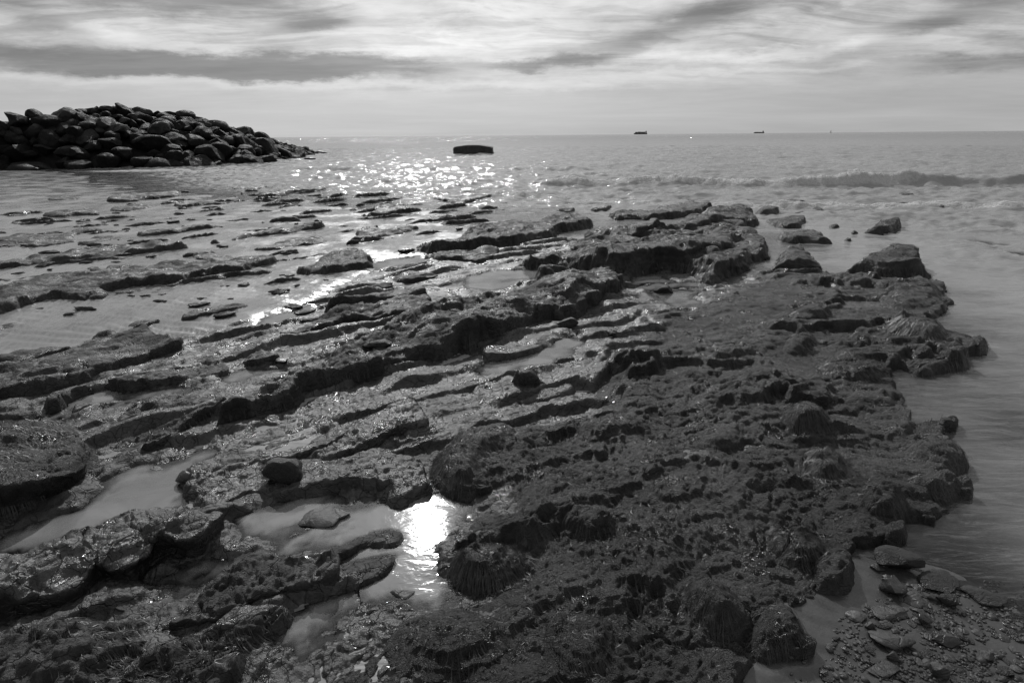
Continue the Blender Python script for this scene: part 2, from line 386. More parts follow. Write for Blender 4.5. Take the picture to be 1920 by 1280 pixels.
POOLW = [smooth_poly(np.array([gp(x, y) for x, y in p])) for _, p in POOLS]
POOLBB = [(p[:, 0].min() - .3, p[:, 0].max() + .3, p[:, 1].min() - .3, p[:, 1].max() + .3) for p in POOLW]
def pool_field(X, Y):
    """largest pool signed distance at each point (inside +) and the index of that pool"""
    best = np.full(X.shape, -9.0); who = np.full(X.shape, -1)
    wx = X + 0.09 * fbm(X * 6, Y * 6, 4, 71); wy = Y + 0.09 * fbm(X * 6 + 40, Y * 6, 4, 72)
    for i, P in enumerate(POOLW):
        b = POOLBB[i]; m = (X > b[0]) & (X < b[1]) & (Y > b[2]) & (Y < b[3])
        if not m.any(): continue
        d, _, _ = poly_sdf(wx[m], wy[m], P)
        cur = best[m]; up = d > cur; cur = np.where(up, d, cur); best[m] = cur
        ww = who[m]; ww[up] = i; who[m] = ww
    return best, who

# ---------------- ground: wet rippled sand, sloping down into the sea
SHORE = np.array([gp(*q) for q in [(-700, 300), (120, 322), (240, 358), (430, 372), (640, 392), (900, 415), (1100, 425), (1440, 440), (1480, 520), (1700, 540), (1760, 700), (1800, 850), (1760, 1000), (1860, 1100), (2000, 1220), (2400, 1400)]])
SEAP = np.vstack([SHORE, [(400, 0), (400, 400), (-400, 400), (-200, 45)]])
def sand_height(X, Y, Rr, rip=True):
    s, _, _ = poly_sdf(X, Y, SEAP)
    s = np.where(Rr > 150, 60.0, s)
    s = np.where((Y < 0) & (Rr > 4), -8.0, s)
    s = s + 0.5 * fbm(X * 0.9, Y * 0.9, 3, 2) * np.clip(Rr / 6, .25, 2)
    z = 0.007 - (0.021 + .04 * sst(1, 2.5, X) * (Y < 14)) * sst(-1.2, 1.8, s) - 0.9 * sst(1, 46, s) - 0.0022 * np.clip(s, 0, 60) + 0.0013 * np.clip(-s, 0, 10)
    z = z + 0.013 * fbm(X * 0.8, Y * 1.1, 4, 3)
    if rip:
        wv = 0.50 * fbm(X * 1.5, Y * 1.5, 4, 5)
        ph = (X * 0.30 + Y * 0.95) * 2 * np.pi / 0.115 + wv * 18
        a = 0.5 + 0.5 * fbm(X * .9 + 3, Y * .9, 2, 8)
        ripple = np.sin(ph) + 0.35 * np.sin(2 * ph + .8)
        z = z + .009 * sst(-1.0, -2.2, X) * (Rr < 14) + 0.0110 * ripple * np.clip(a * 2.2 - .1, 0.25, 1) * np.clip((26 - Rr) / 14, 0, 1) * (1 - .75 * sst(-.6, 1.2, s)) * (1 - .85 * sst(.3, 1.3, X))
    return z
POLY_SHELF = [(-500,735),(0,668),(150,645),(320,620),(470,600),(560,560),(640,520),(720,490),(800,470),(900,452),(1100,445),(1300,440),(1425,500),(1560,530),(1700,540),(1735,600),(1690,690),(1690,790),(1760,880),(1720,980),(1610,1070),(1540,1160),(1500,1250),(1440,1330),(1300,1600),(300,1700),(-900,1400)]
SHELF = ground_poly(POLY_SHELF)
GS = Grid(145, 0.7, 75, R_(60))
pf, pw = pool_field(GS.X, GS.Y)
ZS = sand_height(GS.X, GS.Y, GS.Rr) - 0.05 * sst(-0.10, 0.12, pf) - 0.07 * sst(0.05, 0.5, poly_sdf(GS.X, GS.Y, SHELF)[0])
def ground_sheet():
    # fine fan in view plus a coarse remainder all the way round and out to the horizon, one sheet
    nr, nt = GS.shape
    th2 = np.linspace(R_(60), R_(300), 50)[1:-1]
    r2 = np.exp(np.linspace(math.log(GS.r[-1]), math.log(40000), 60))[1:]
    thA = np.concatenate([GS.th, th2]); nA = len(thA)
    X = np.concatenate([GS.r, r2])[:, None] * np.sin(thA)[None]; Y = np.concatenate([GS.r, r2])[:, None] * np.cos(thA)[None]
    Z = np.zeros_like(X); Z[:nr, :nt] = ZS
    Rr = np.sqrt(X * X + Y * Y)
    Z[:nr, nt:] = sand_height(X[:nr, nt:], Y[:nr, nt:], Rr[:nr, nt:], False); Z[nr:] = sand_height(X[nr:], Y[nr:], Rr[nr:], False)
    V = np.stack([X, Y, Z], -1).reshape(-1, 3); V = np.vstack([V, [[0, 0, 0.02]]])
    n_r = X.shape[0]; j = np.arange(nA); jn = (j + 1) % nA
    base = (np.arange(n_r - 1) * nA)[:, None]
    F = np.stack([base + j, base + jn, base + nA + jn, base + nA + j], -1).reshape(-1, 4)
    me = raw_mesh('beach_sand', V[:-1], F)
    tag(link('beach_sand', me, M_sand), 'wet rippled sand flat between the ledges and the sea', 'sand', kind='structure')
ground_sheet()

# ---------------- bedrock detail
def strata(X, Y, seed=0):
    """across-bed coordinate (grows towards the scarp side) and along-bed coordinate; beds swing round to the right"""
    v = -0.56 * np.log1p(np.exp(-(X - 0.6) / 0.8)) - 0.80 * Y
    u = 0.72 * X + 0.62 * Y
    v = v + 0.22 * fbm(X * 0.7, Y * 0.7, 3, seed + 2)
    return u, v
def cuesta(X, Y, pitch, seed):
    """saw-tooth beds: long back slope, short scarp facing the viewer, broken along their length; 0..1"""
    u, v = strata(X, Y, seed)
    ph = v / pitch + 0.25 * fbm(X * 3.1, Y * 3.1, 3, seed + 4) + (0.75 * fbm(X * 1.3, Y * 1.3, 3, seed + 9) + .3 * fbm(X * 6, Y * 6, 2, seed + 12)) * sst(-.6, .9, X); n = np.floor(ph); f = ph - n
    saw = np.where(f < 0.86, (f / 0.86) ** 1.3, 1 - sst(0.86, 1.0, f))
    amp = np.clip(0.48 + 1.7 * perlin(u * 1.15 + n * 3.7, n * 1.31, seed + 6) + .4 * perlin(u * 2.9 + n * 5.1, n * 2.3, seed + 7), 0, 1.15)
    return saw * amp
def rock_detail(X, Y, Rr, per, seed=0, amp=1.0):
    """flaky bedded relief in metres: treads and risers at three sizes, cracks and pits"""
    u, v = strata(X, Y, seed)
    cell = Rr / per
    def fade(wl): return np.clip(wl / cell / 2.5 - 0.6, 0, 1)
    t1 = 0.5 + 0.5 * fbm(u * 0.75, v * 2.1, 4, seed + 3)
    h = 0.13 * (terrace(t1, 8, 0.10) - 0.5)
    t2 = 0.5 + 0.5 * fbm(u * 2.6 + 5, v * 6.0, 4, seed + 4)
    h = h + 0.052 * (terrace(t2, 8, 0.12) - 0.5) * fade(0.12)
    t3 = 0.5 + 0.5 * fbm(u * 9 + 3, v * 17, 3, seed + 5)
    h = h + 0.044 * (terrace(t3, 7, 0.16) - 0.5) * fade(0.05)
    h = h + 0.018 * fbm(X * 30, Y * 34, 2, seed + 6) * fade(0.03)
    wx = X * 7 + 0.9 * fbm(X * 5, Y * 5, 2, seed + 7); wy = Y * 9 + 0.9 * fbm(X * 5 + 9, Y * 5, 2, seed + 8)
    f1, f2, c = worley(wx, wy, seed + 9)
    cr = sst(0.0, 0.14, f2 - f1)
    h = h + (0.018 * (c - 0.5) - 0.018 * (1 - cr)) * fade(0.06) * sst(-.1, .25, fbm(X * 1.1, Y * 1.1, 2, seed + 10) + .12)
    pit = np.clip(fbm(X * 11, Y * 14, 2, seed + 11) - 0.33, 0, 1)
    h = h - 0.030 * pit * fade(0.07)
    return h * amp

PER = 338
G = Grid(PER, 1.12, 30, R_(54))
POOLG, _ = pool_field(G.X, G.Y)
TOP = np.full(G.shape, -9.0, np.float32)          # highest rock over each grid point
WEEDY = np.zeros(G.shape, np.float32)             # where weed grows
TRI = [0]
DET = rock_detail(G.X, G.Y, G.Rr, PER, 11)
DETB = rock_detail(G.X, G.Y, G.Rr, PER, 47)
EDG = 0.5 * fbm(G.X * 1.6, G.Y * 1.6, 4, 23) + 0.35 * fbm(G.X * 7, G.Y * 7, 3, 29)
KNOB = fbm(G.X * 4.2, G.Y * 4.2, 3, 41) + .6 * np.abs(fbm(G.X * 2.4, G.Y * 2.4, 2, 43))
BRK = fbm(G.X * 1.1 + 5, G.Y * 1.1, 3, 37)
SAW = cuesta(G.X, G.Y, 0.52, 301); SAW2 = cuesta(G.X, G.Y, 0.30, 331)
LUMP = fbm(G.X * 1.9, G.Y * 1.9, 4, 31)

PENDING = []
def ledge(pts, h, label, name='rock_ledge', cat='rock ledge', mat=None, weed=0.0, hump=0.0, near=0.30, far=None, rough=1.0, cut=True, lump=0.25, over=0.22, group=None, base=0.0, back=0.0, saw=0.0):
    P0 = ground_poly(pts, h * hump); P = smooth_poly(P0)
    size = math.sqrt(abs(0.5 * np.sum(P[:, 0] * np.roll(P[:, 1], -1) - P[:, 1] * np.roll(P[:, 0], -1))))
    mg = 0.25 + 0.1 * size
    win = G.window(P[:, 0].min() - mg, P[:, 0].max() + mg, P[:, 1].min() - mg, P[:, 1].max() + mg)
    if win is None: return
    X, Y, Rr = G.X[win], G.Y[win], G.Rr[win]
    d, bx, by = poly_sdf(X, Y, P)
    sgn = np.where(d >= 0, -1.0, 1.0); dd = np.abs(d) + 1e-6
    nx, ny = sgn * (X - bx) / dd, sgn * (Y - by) / dd          # outward normal of the nearest edge
    facing = nx * FACE[0] + ny * FACE[1]
    ea = min(0.22, 0.13 * size + 0.01)
    d = d + ea * EDG[win]; mr = math.hypot(P[:, 0].mean(), P[:, 1].mean()); h = h * (0.80 if mr < 7 else .80)
    kb = (1.0 - .75 * hump) * (1.0 if mr < 5 else .65)
    brk = np.clip(1 - .12 * kb + .9 * kb * BRK[win], 0.3, 1.25)
    if cut: d = np.minimum(d, -POOLG[win] + 0.0)
    wn = near * h * (1 + 1.3 * sst(5, 9, mr)) + 0.01; wf = far if far is not None else max(0.9 * h, 0.12 * size)
    wf = wf * (1 - hump) + 0.8 * h * hump
    wn = wn * (1 + 3.0 * kb * sst(0.0, 0.45, -BRK[win] + .3 * EDG[win])); wd = wf + (wn - wf) * sst(-0.45, 0.35, facing)
    wd = np.minimum(wd, .85 * max(float(d.max()), .03)); t = np.clip(d / wd, 0, 1); prof = 1 - (1 - t) ** 2.0; prof = .55 * prof + .45 * terrace(np.clip(prof + .12 * EDG[win], 0, 1), 3, .14)
    z = base + h * brk * prof * (1 + lump * 1.2 * LUMP[win])
    if saw: z = z + saw * (SAW[win] + .45 * SAW2[win]) * sst(0, .6, t)
    det = DET[win] if (int(abs(P[0, 0]) * 100) % 2) else DETB[win]
    z = z + det * rough * (0.25 + 0.75 * sst(0, 0.8, t)) * min(1.0, 0.5 + h * 3.5)
    z = np.where(d > 0, z, base - 0.03 - 0.9 * np.clip(-d, 0, 0.08) + 0.4 * det * rough)
    z = z - 0.02 + KNOB[win] * (.012 + .026 * sst(4, 9, mr)) * sst(.1, .9, t) * min(1, rough)
    keep = d > -0.06
    # the lip of the scarp leans out over its foot
    ov = over * h * sst(0.35, 1.0, prof) * np.exp(-np.clip(d - wn, 0, 9) / (0.25 + h)) * sst(-0.1, 0.5, facing)
    ov = ov * (0.6 + 0.8 * LUMP[win])
    F, used = grid_faces(keep)
    if len(F) < 4: return
    T = TOP[win]; TOP[win] = np.where(keep & (z > T), z, T)
    if weed: W = WEEDY[win]; WEEDY[win] = np.where(keep & (z > T - .005) & (z > .02), weed, W)
    V = np.stack([X + nx * ov, Y + ny * ov, z], -1).reshape(-1, 3)[used]
    c = np.array([V[:, 0].mean(), V[:, 1].mean(), 0.0])
    me = raw_mesh(name, V - c, F)
    TRI[0] += 2 * len(F)
    o = link(name, me, mat or M_ledge); o.location = c
    tag(o, label, cat, group); return o

# base shelf: low silted bedrock between the ledges
ds, sbx, sby = poly_sdf(G.X, G.Y, SHELF)
ds = ds + 0.30 * EDG
DSH = rock_detail(G.X, G.Y, G.Rr, PER, 83)
ZSH = 0.012 + 0.030 * LUMP + 0.50 * DSH + 0.05 * SAW2 + .02 * SAW
ZSH = np.where(ds > 0, ZSH * sst(0, 0.35, ds) - 0.01 * (1 - sst(0, .35, ds)), -0.03 + 0.5 * ds)
ZSH = ZSH - 0.075 * sst(-0.10, 0.10, POOLG)
SHMASK = ds > -0.12
TOP = np.where(SHMASK, np.maximum(TOP, ZSH), TOP).astype(np.float32)
SHTOP = TOP.copy()
exec_order = []

# ---------------- ledges, far to near (outlines read off the photograph)
L = ledge
sand_g = dict(rough=.7)
# far left, on the sand flat
L(crop('A',(245,648),(300,636),(380,632),(465,632),(440,642),(330,648)), .06, 'thin dark rock strip on the smooth sand nearest the breakwater')
L(crop('A',(570,655),(640,622),(760,612),(830,612),(850,603),(950,598),(1020,612),(1010,630),(900,638),(800,650),(680,660)), .13, 'dark double rock lying on sand below the middle of the breakwater', hump=.5)
L(crop('A',(205,742),(300,728),(430,715),(450,700),(520,700),(575,722),(560,735),(430,735),(330,748)), .10, 'low rock with a raised knob on the far left sand')
L(crop('A',(600,700),(700,690),(760,675),(855,682),(870,690),(770,705),(690,715),(610,712)), .09, 'low tapering rock just right of the knobbed one on the sand')
L(crop('A',(940,680),(1080,668),(1120,660),(1220,662),(1310,658),(1300,668),(1180,675),(1060,685)), .07, 'thin broken rock line on rippled wet sand below the breakwater end')
L(crop('A',(1280,585),(1340,574),(1500,566),(1505,573),(1400,588)), .05, 'sliver of rock at the water edge under the breakwater tip')
L(crop('A',(1325,610),(1450,606),(1500,598),(1620,590),(1630,572),(1740,575),(1835,570),(1840,592),(1740,600),(1630,605),(1610,625),(1450,635),(1440,620)), .13, 'farthest stepped rock ledge in shallow water below the breakwater tip', hump=.6)
L(crop('A',(50,780),(110,765),(265,770),(240,780),(90,788)), .07, 'small flat rock near left edge of the sand flat')
L(crop('A',(0,738),(-80,742),(-60,730),(60,728),(160,725),(185,735),(60,742)), .05, 'thinnest rock strip touching the left edge of the photo')
L(crop('A',(740,850),(860,820),(1005,808),(1010,795),(1150,785),(1260,780),(1400,770),(1410,765),(1520,758),(1560,742),(1640,740),(1700,750),(1700,770),(1600,772),(1480,780),(1400,787),(1250,802),(1130,817),(1010,837),(900,850),(800,860)), .13, 'long narrow ridge ending in two blocks on the left sand flat', hump=.5)
L(crop('A',(1170,895),(1260,870),(1360,840),(1440,825),(1560,806),(1700,793),(1835,788),(1830,804),(1720,824),(1600,838),(1450,850),(1400,865),(1280,888),(1200,902)), .14, 'second narrow ridge just in front of the one ending in blocks', hump=.4)
L(crop('A',(-120,890),(0,868),(60,845),(200,842),(330,850),(420,820),(520,815),(620,818),(560,835),(440,842),(420,870),(470,885),(380,900),(220,922),(100,917),(-120,930)), .09, 'broken low rock patch at the left edge behind the long ledge')
L(crop('A',(395,905),(480,870),(600,855),(720,868),(700,880),(580,885),(570,905),(480,915)), .08, 'short low rock right of the broken patch at left')
L(crop('A',(-140,1030),(0,998),(100,980),(180,962),(290,955),(330,942),(480,932),(620,917),(760,907),(900,902),(1000,902),(1085,918),(1000,937),(880,948),(780,960),(640,978),(520,988),(400,1005),(300,1012),(200,1022),(110,1036),(0,1048),(-140,1075)), .15, 'long unbroken dark ledge crossing the left sand flat', hump=.35)
L(crop('A',(1065,960),(1100,940),(1200,930),(1228,948),(1220,968),(1120,987),(1080,980)), .12, 'single lens shaped slab right of the long unbroken ledge', hump=.5, name='rock_slab', cat='rock')
L(crop('A',(975,990),(1000,980),(1070,985),(1040,998)), .06, 'little rock touching the lens shaped slab', name='rock_slab', cat='rock')
L(crop('A',(470,1040),(500,1022),(590,1030),(580,1055),(500,1062)), .07, 'small rock between the long ledge and the broad left ledge', name='rock_slab', cat='rock')
L(crop('A',(-160,1190),(0,1148),(120,1108),(280,1078),(480,1078),(560,1052),(640,1032),(760,1038),(860,1022),(950,1007),(1100,1005),(1250,988),(1400,983),(1530,972),(1590,992),(1540,1018),(1430,1022),(1435,1052),(1290,1078),(1100,1098),(1050,1113),(950,1133),(760,1145),(620,1165),(600,1205),(420,1230),(320,1215),(200,1245),(150,1270),(60,1295),(0,1310),(-160,1360)), .17, 'broad rough ledge at left between long ledge and ripple sand', hump=.15)
L([(547,512),(565,500),(600,485),(640,474),(670,469),(706,481),(707,500),(680,510),(640,514),(600,519),(560,521)], .17, 'rounded weedy rock mound alone left of centre', hump=.5, mat=M_weedrock, weed=.5)
L(crop('A',(1390,930),(1500,915),(1550,890),(1640,870),(1760,850),(1840,870),(1850,895),(1760,905),(1650,920),(1560,935),(1430,940)), .07, 'flat broken rock between the second ridge and the rounded mound')
# middle distance
L(crop('B',(195,515),(250,506),(340,503),(350,515),(270,522)), .05, 'small dark rock strip nearest the concrete block on the left')
L(crop('B',(497,520),(560,502),(640,498),(700,505),(800,500),(850,492),(915,488),(890,500),(810,517),(760,527),(700,542),(680,557),(620,550),(600,535),(550,530)), .09, 'jagged dark rocks at water edge right below the concrete block', hump=.5)
L(crop('B',(85,615),(150,600),(190,585),(160,555),(250,545),(340,541),(360,560),(410,578),(410,598),(340,602),(250,614),(180,620)), .13, 'hunched dark rock with a low tail in the wet sand at centre', hump=.6)
L(crop('B',(430,585),(440,574),(495,573),(500,582),(460,590)), .05, 'small dark rock right of the hunched rock', name='rock_slab', cat='rock')
L(crop('B',(445,650),(500,638),(600,626),(622,637),(590,650),(510,668),(470,662)), .09, 'lone dark rock in calm water left of the central outcrop', hump=.5)
L(crop('B',(40,765),(80,715),(110,690),(210,680),(220,700),(300,690),(400,672),(448,676),(450,692),(380,712),(280,732),(180,752),(90,767)), .11, 'low finger of rock pointing at the central outcrop from left', hump=.3)
L(crop('B',(1195,590),(1230,572),(1310,566),(1325,585),(1280,597)), .09, 'small rounded rock in calm water left of paired rocks behind outcrop', hump=.7)
L(crop('B',(1390,585),(1410,565),(1500,551),(1535,565),(1500,582),(1420,593)), .10, 'right one of the paired small rocks in calm water behind outcrop', hump=.7)
L(crop('B',(1322,474),(1340,464),(1385,466),(1392,475)), .05, 'tiny rock awash in front of the breaking wave')
L([(1137,405),(1180,397),(1230,391),(1260,383),(1290,380),(1330,383),(1334,393),(1310,404),(1270,409),(1235,414),(1180,411),(1150,413)], .17, 'long hump of weedy rock at the back of the central platform', hump=.5, mat=M_weedrock, weed=.5)
L(crop('B',(420,790),(520,775),(620,755),(660,718),(700,698),(800,663),(900,648),(1020,648),(1040,670),(1110,650),(1150,622),(1220,610),(1330,607),(1400,622),(1425,660),(1400,685),(1300,705),(1210,715),(1230,735),(1130,765),(1000,785),(900,800),(760,810),(620,815),(500,835),(440,818)), .24, 'big dark outcrop with a black scarp left of the central platform', hump=.45, mat=M_weedrock, weed=.6)
L(crop('B',(490,850),(600,830),(700,820),(780,800),(880,798),(900,830),(870,862),(770,893),(680,883),(600,877),(520,872)), .13, 'low rock directly in front of the black scarped outcrop', hump=.3)
L(crop('B',(290,912),(340,885),(400,870),(490,878),(480,897),(380,914)), .10, 'small rock between two pale pools left of the outcrop')
L([(963,499),(980,484),(1010,480),(1035,475),(1073,462),(1113,453),(1120,444),(1083,436),(1115,428),(1160,427),(1207,433),(1245,426),(1280,414),(1307,405),(1330,394),(1370,388),(1397,389),(1400,398),(1423,406),(1423,417),(1390,427),(1403,433),(1417,448),(1427,451),(1440,458),(1446,485),(1430,493),(1407,502),(1390,519),(1360,530),(1323,534),(1280,513),(1240,513),(1187,523),(1160,526),(1140,516),(1090,512),(1057,507),(1003,509),(970,505)], .26, 'wide dark weed covered platform at centre right', name='rock_platform', cat='rock platform', hump=.3, mat=M_weedrock, weed=.7, rough=1.5)
L([(1080,508),(1100,494),(1150,482),(1220,470),(1300,462),(1380,455),(1400,470),(1390,492),(1330,505),(1290,512),(1240,511),(1187,520),(1150,523)], .40, 'raised front tier of the wide dark platform', hump=.2, mat=M_weedrock, weed=.7)
L([(1110,455),(1150,445),(1230,438),(1330,425),(1395,418),(1400,432),(1330,445),(1240,455),(1160,468)], .36, 'raised rear tier of the wide dark platform', hump=.2, mat=M_weedrock, weed=.7)
# right outcrops in the water
L(crop('C',(405,600),(410,570),(450,553),(540,558),(550,590),(520,607),(440,609)), .15, 'round dark boulder like rock beside the wave washed strip', hump=.8, mat=M_weedrock)
L(crop('C',(400,550),(480,530),(620,513),(690,528),(740,512),(742,520),(690,547),(600,562),(500,557)), .10, 'flat wave washed rock strip nearest the breaking wave', hump=.7, mat=M_weedrock)
L(crop('C',(450,645),(520,625),(640,613),(690,616),(696,655),(640,667),(690,682),(600,692),(530,682),(500,662)), .12, 'flat topped rock in the water right of the platform back', hump=.6, mat=M_weedrock, weed=.4)
L(crop('C',(530,732),(600,700),(700,683),(790,693),(830,722),(870,742),(872,772),(790,773),(700,768),(600,767),(545,752)), .16, 'domed weedy rock in the channel behind the seaward hump', hump=.6, mat=M_weedrock, weed=.6)
L(crop('C',(805,680),(830,660),(880,662),(890,685),(850,692)), .09, 'little dark rock between the domed rock and the isolated outcrop', hump=.7, mat=M_weedrock)
L(crop('C',(895,752),(905,735),(945,733),(968,752),(940,762)), .08, 'little submerged rock right of the domed rock', hump=.7, mat=M_weedrock)
L(crop('C',(920,707),(970,670),(1070,650),(1080,633),(1160,638),(1180,622),(1240,622),(1252,660),(1222,692),(1212,717),(1100,724),(1000,717)), .22, 'isolated two part outcrop standing in the sea at right', hump=.7, mat=M_weedrock, weed=.6)
L(crop('C',(1415,560),(1440,545),(1490,545),(1502,560),(1460,572)), .10, 'farthest right dark rock in the foam', hump=.7, mat=M_weedrock)
L(crop('C',(1200,492),(1240,486),(1310,492),(1300,503),(1240,500)), .06, 'thin dark rock washed by foam at far right', hump=.7, mat=M_weedrock)
L(crop('C',(1160,548),(1190,532),(1280,530),(1284,544),(1230,552)), .06, 'thin foam washed rock just in front of the farther thin one', hump=.7, mat=M_weedrock)
L(crop('C',(605,604),(640,590),(690,596),(680,606)), .06, 'small flat rock in calm water right of the round rock', hump=.6, mat=M_weedrock)
L(crop('C',(715,580),(740,560),(790,562),(795,580),(750,588)), .05, 'dim half drowned rock in calm water', hump=.6, mat=M_weedrock)
L(crop('C',(455,940),(460,900),(500,850),(525,800),(570,770),(650,762),(700,775),(730,815),(790,825),(850,880),(860,910),(840,945),(740,950),(600,950)), .30, 'smooth humped rock at the seaward end of the right platform', hump=.65, mat=M_weedrock, weed=.8)
L(crop('C',(885,945),(895,870),(960,828),(1060,802),(1200,788),(1340,805),(1362,830),(1362,865),(1412,880),(1442,920),(1432,965),(1330,970),(1200,967),(1100,960),(960,942)), .32, 'large blocky weed topped outcrop at the right waterline', hump=.6, mat=M_weedrock, weed=.8)
# left half, middle distance
L(crop('D',(1010,122),(1080,90),(1200,68),(1300,45),(1400,38),(1420,55),(1300,82),(1200,103),(1100,128),(1020,147)), .09, 'low dark rock at the right end of the ripple sand')
L(crop('D',(690,177),(730,130),(800,116),(900,118),(925,135),(880,157),(830,178),(760,185)), .09, 'small humped rock in the ripple sand', hump=.4, name='rock_slab', cat='rock')
L(crop('D',(-200,400),(25,362),(100,325),(240,300),(400,298),(435,315),(330,343),(180,378),(60,390)), .11, 'dark rock along the near edge of the ripple sand at left')
L(crop('D',(-300,480),(0,420),(120,400),(250,380),(380,340),(480,290),(600,255),(760,240),(780,200),(850,188),(900,238),(1000,250),(1060,275),(1000,312),(900,333),(800,373),(680,393),(570,433),(530,463),(420,505),(300,535),(180,565),(60,597),(0,607),(-300,680)), .16, 'broad rough ledge along the left below the ripple sand')
L(crop('D',(560,522),(620,480),(780,450),(860,430),(960,400),(1080,360),(1200,333),(1280,343),(1312,390),(1292,423),(1220,458),(1100,475),(1000,485),(900,513),(800,518),(680,530)), .13, 'rounded ledge behind the narrow middle left pool')
L(crop('D',(240,602),(300,570),(420,508),(480,498),(532,518),(522,553),(440,585),(370,615),(300,655),(250,655)), .13, 'tilted dark slab beside the narrow middle left pool', name='rock_slab', cat='rock slab', hump=.3)
L(crop('D',(-150,680),(0,660),(100,622),(200,617),(252,648),(222,703),(130,730),(0,715),(-150,740)), .13, 'dark tilted slab at left edge below the narrow pool', name='rock_slab', cat='rock slab', hump=.3)
L(crop('D',(-100,730),(0,712),(90,698),(112,718),(60,742),(150,738),(160,782),(40,803),(0,835),(-100,850)), .10, 'pale flat slabs at the left edge above the weed draped ledge', name='rock_slab', cat='rock slab', mat=M_shelf, hump=.3)
L(crop('D',(385,642),(410,602),(480,597),(582,588),(540,612),(450,638),(410,668)), .07, 'smooth pale spindle shaped slab in the narrow pool', name='rock_slab', cat='rock slab', mat=M_shelf, cut=False, rough=.3)
L([(500,648),(520,630),(580,604),(630,584),(640,573),(700,561),(750,551),(795,547),(806,568),(824,585),(815,598),(780,605),(730,604),(700,615),(660,608),(630,625),(580,638),(540,643)], .15, 'layered ledge pair left of the round stone at centre', hump=.2)
L([(600,592),(640,580),(700,568),(760,557),(798,553),(804,566),(760,575),(700,585),(640,594),(610,602)], .22, 'upper layer of the ledge pair at centre', hump=.1)
L([(728,523),(760,510),(790,513),(823,513),(812,527),(780,532),(750,532)], .09, 'small rock in front of the pale pool near centre')
L(crop('D',(1330,370),(1400,330),(1480,300),(1560,330),(1600,350),(1540,375),(1440,390)), .10, 'knobbly rock behind the main diagonal ridge')
L([(392,833),(400,812),(440,797),(500,782),(560,767),(592,737),(640,727),(690,712),(722,702),(773,686),(832,672),(880,656),(905,645),(985,630),(1003,606),(1083,600),(1130,574),(1170,550),(1172,535),(1160,520),(1140,513),(1100,518),(1070,528),(1040,523),(1000,528),(995,543),(965,558),(900,573),(850,593),(800,600),(760,610),(700,638),(640,658),(600,690),(560,718),(500,744),(440,767),(400,790)], .23, 'main diagonal ridge running from lower left to the centre', rough=1.0, saw=.05, weed=.25)
L(crop('D',(540,772),(640,700),(700,640),(820,590),(1000,538),(1100,558),(1290,538),(1352,580),(1240,672),(1100,724),(1000,793),(980,833),(880,873),(780,895),(680,905),(620,875),(560,833)), .15, 'flat cracked ledge left of the main diagonal ridge', weed=.3)
L(crop('D',(-400,960),(0,838),(100,818),(200,788),(330,748),(420,718),(520,757),(562,798),(565,900),(545,985),(505,1045),(400,1105),(250,1170),(100,1220),(0,1245),(-400,1420)), .27, 'thick ledge with hanging weed fringe at the left edge', mat=M_weedrock, weed=.6, near=.15, over=.5, rough=.9)
# central details
L(crop('E',(760,303),(850,265),(980,253),(1080,238),(1140,226),(1170,255),(1152,292),(1080,313),(980,338),(900,353),(800,353),(770,333)), .10, 'smooth log shaped pale rock beside the curved pool', mat=M_shelf, rough=.3, cut=False, hump=.4, name='rock_slab', cat='rock')
L(crop('E',(705,557),(760,498),(850,458),(950,452),(1100,447),(1250,457),(1312,478),(1332,542),(1260,583),(1130,608),(1000,625),(860,603),(800,588),(750,583)), .09, 'round stepped slab island in the middle of the shelf', mat=M_shelf, rough=.5)
L(crop('E',(940,502),(970,468),(1060,457),(1180,478),(1290,476),(1322,500),(1302,518),(1180,528),(1080,544),(1000,549),(950,528)), .19, 'dark cap of rock on the round stepped slab', hump=.3, rough=.8)
L(crop('E',(1160,382),(1190,343),(1260,323),(1330,333),(1337,365),(1250,378)), .09, 'small cushion of rock at the foot of the curved pool', mat=M_ledge)
L([(555,872),(600,840),(640,813),(690,798),(750,763),(792,768),(812,808),(772,813),(747,823),(722,845),(690,855),(640,875),(600,884)], .12, 'curved smooth fronted ledge above the sunlit pool', mat=M_shelf, rough=.7, near=.5)
# foreground left
L([(326,928),(328,900),(350,878),(400,860),(470,850),(560,848),(640,866),(700,850),(760,853),(805,878),(800,905),(822,925),(780,932),(755,949),(735,948),(712,923),(660,921),(600,931),(560,939),(480,938),(440,958),(405,980),(360,953),(340,938)], .10, 'smooth pale shelf edge forming the back rim of the sunlit pool', mat=M_shelf, rough=.7, near=.4, cut=False)
L(crop('G',(-500,760),(0,598),(150,558),(330,508),(600,428),(720,348),(850,298),(1000,288),(1150,338),(1230,368),(1287,440),(1242,505),(1110,590),(1000,575),(890,585),(800,660),(730,718),(600,690),(530,745),(480,865),(300,905),(0,965),(-500,1100)), .17, 'long rounded foreground ledge at left with an overhanging end', mat=M_shelf, over=.4, near=.2, far=.5)
L([(298,1193),(335,1150),(380,1098),(440,1053),(495,1026),(530,1036),(575,1048),(610,1053),(642,1058),(645,1112),(615,1120),(590,1124),(540,1132),(480,1146),(440,1172),(400,1187),(340,1200)], .16, 'front ledge with dark undercut below the sunlit pool', over=.4, near=.2, rough=1.1)
L([(590,1034),(640,1022),(675,1004),(720,990),(752,994),(767,1010),(752,1030),(715,1033),(680,1030),(655,1047),(620,1053),(592,1050)], .07, 'tongue of rock reaching towards the sun glint', cut=False, rough=.5)
L([(598,1077),(640,1060),(675,1045),(715,1036),(752,1034),(747,1062),(724,1085),(692,1098),(657,1116),(630,1119),(600,1119)], .06, 'glistening flat slab on the near side of the sunlit pool', cut=False, rough=.5, name='rock_slab', cat='rock slab')
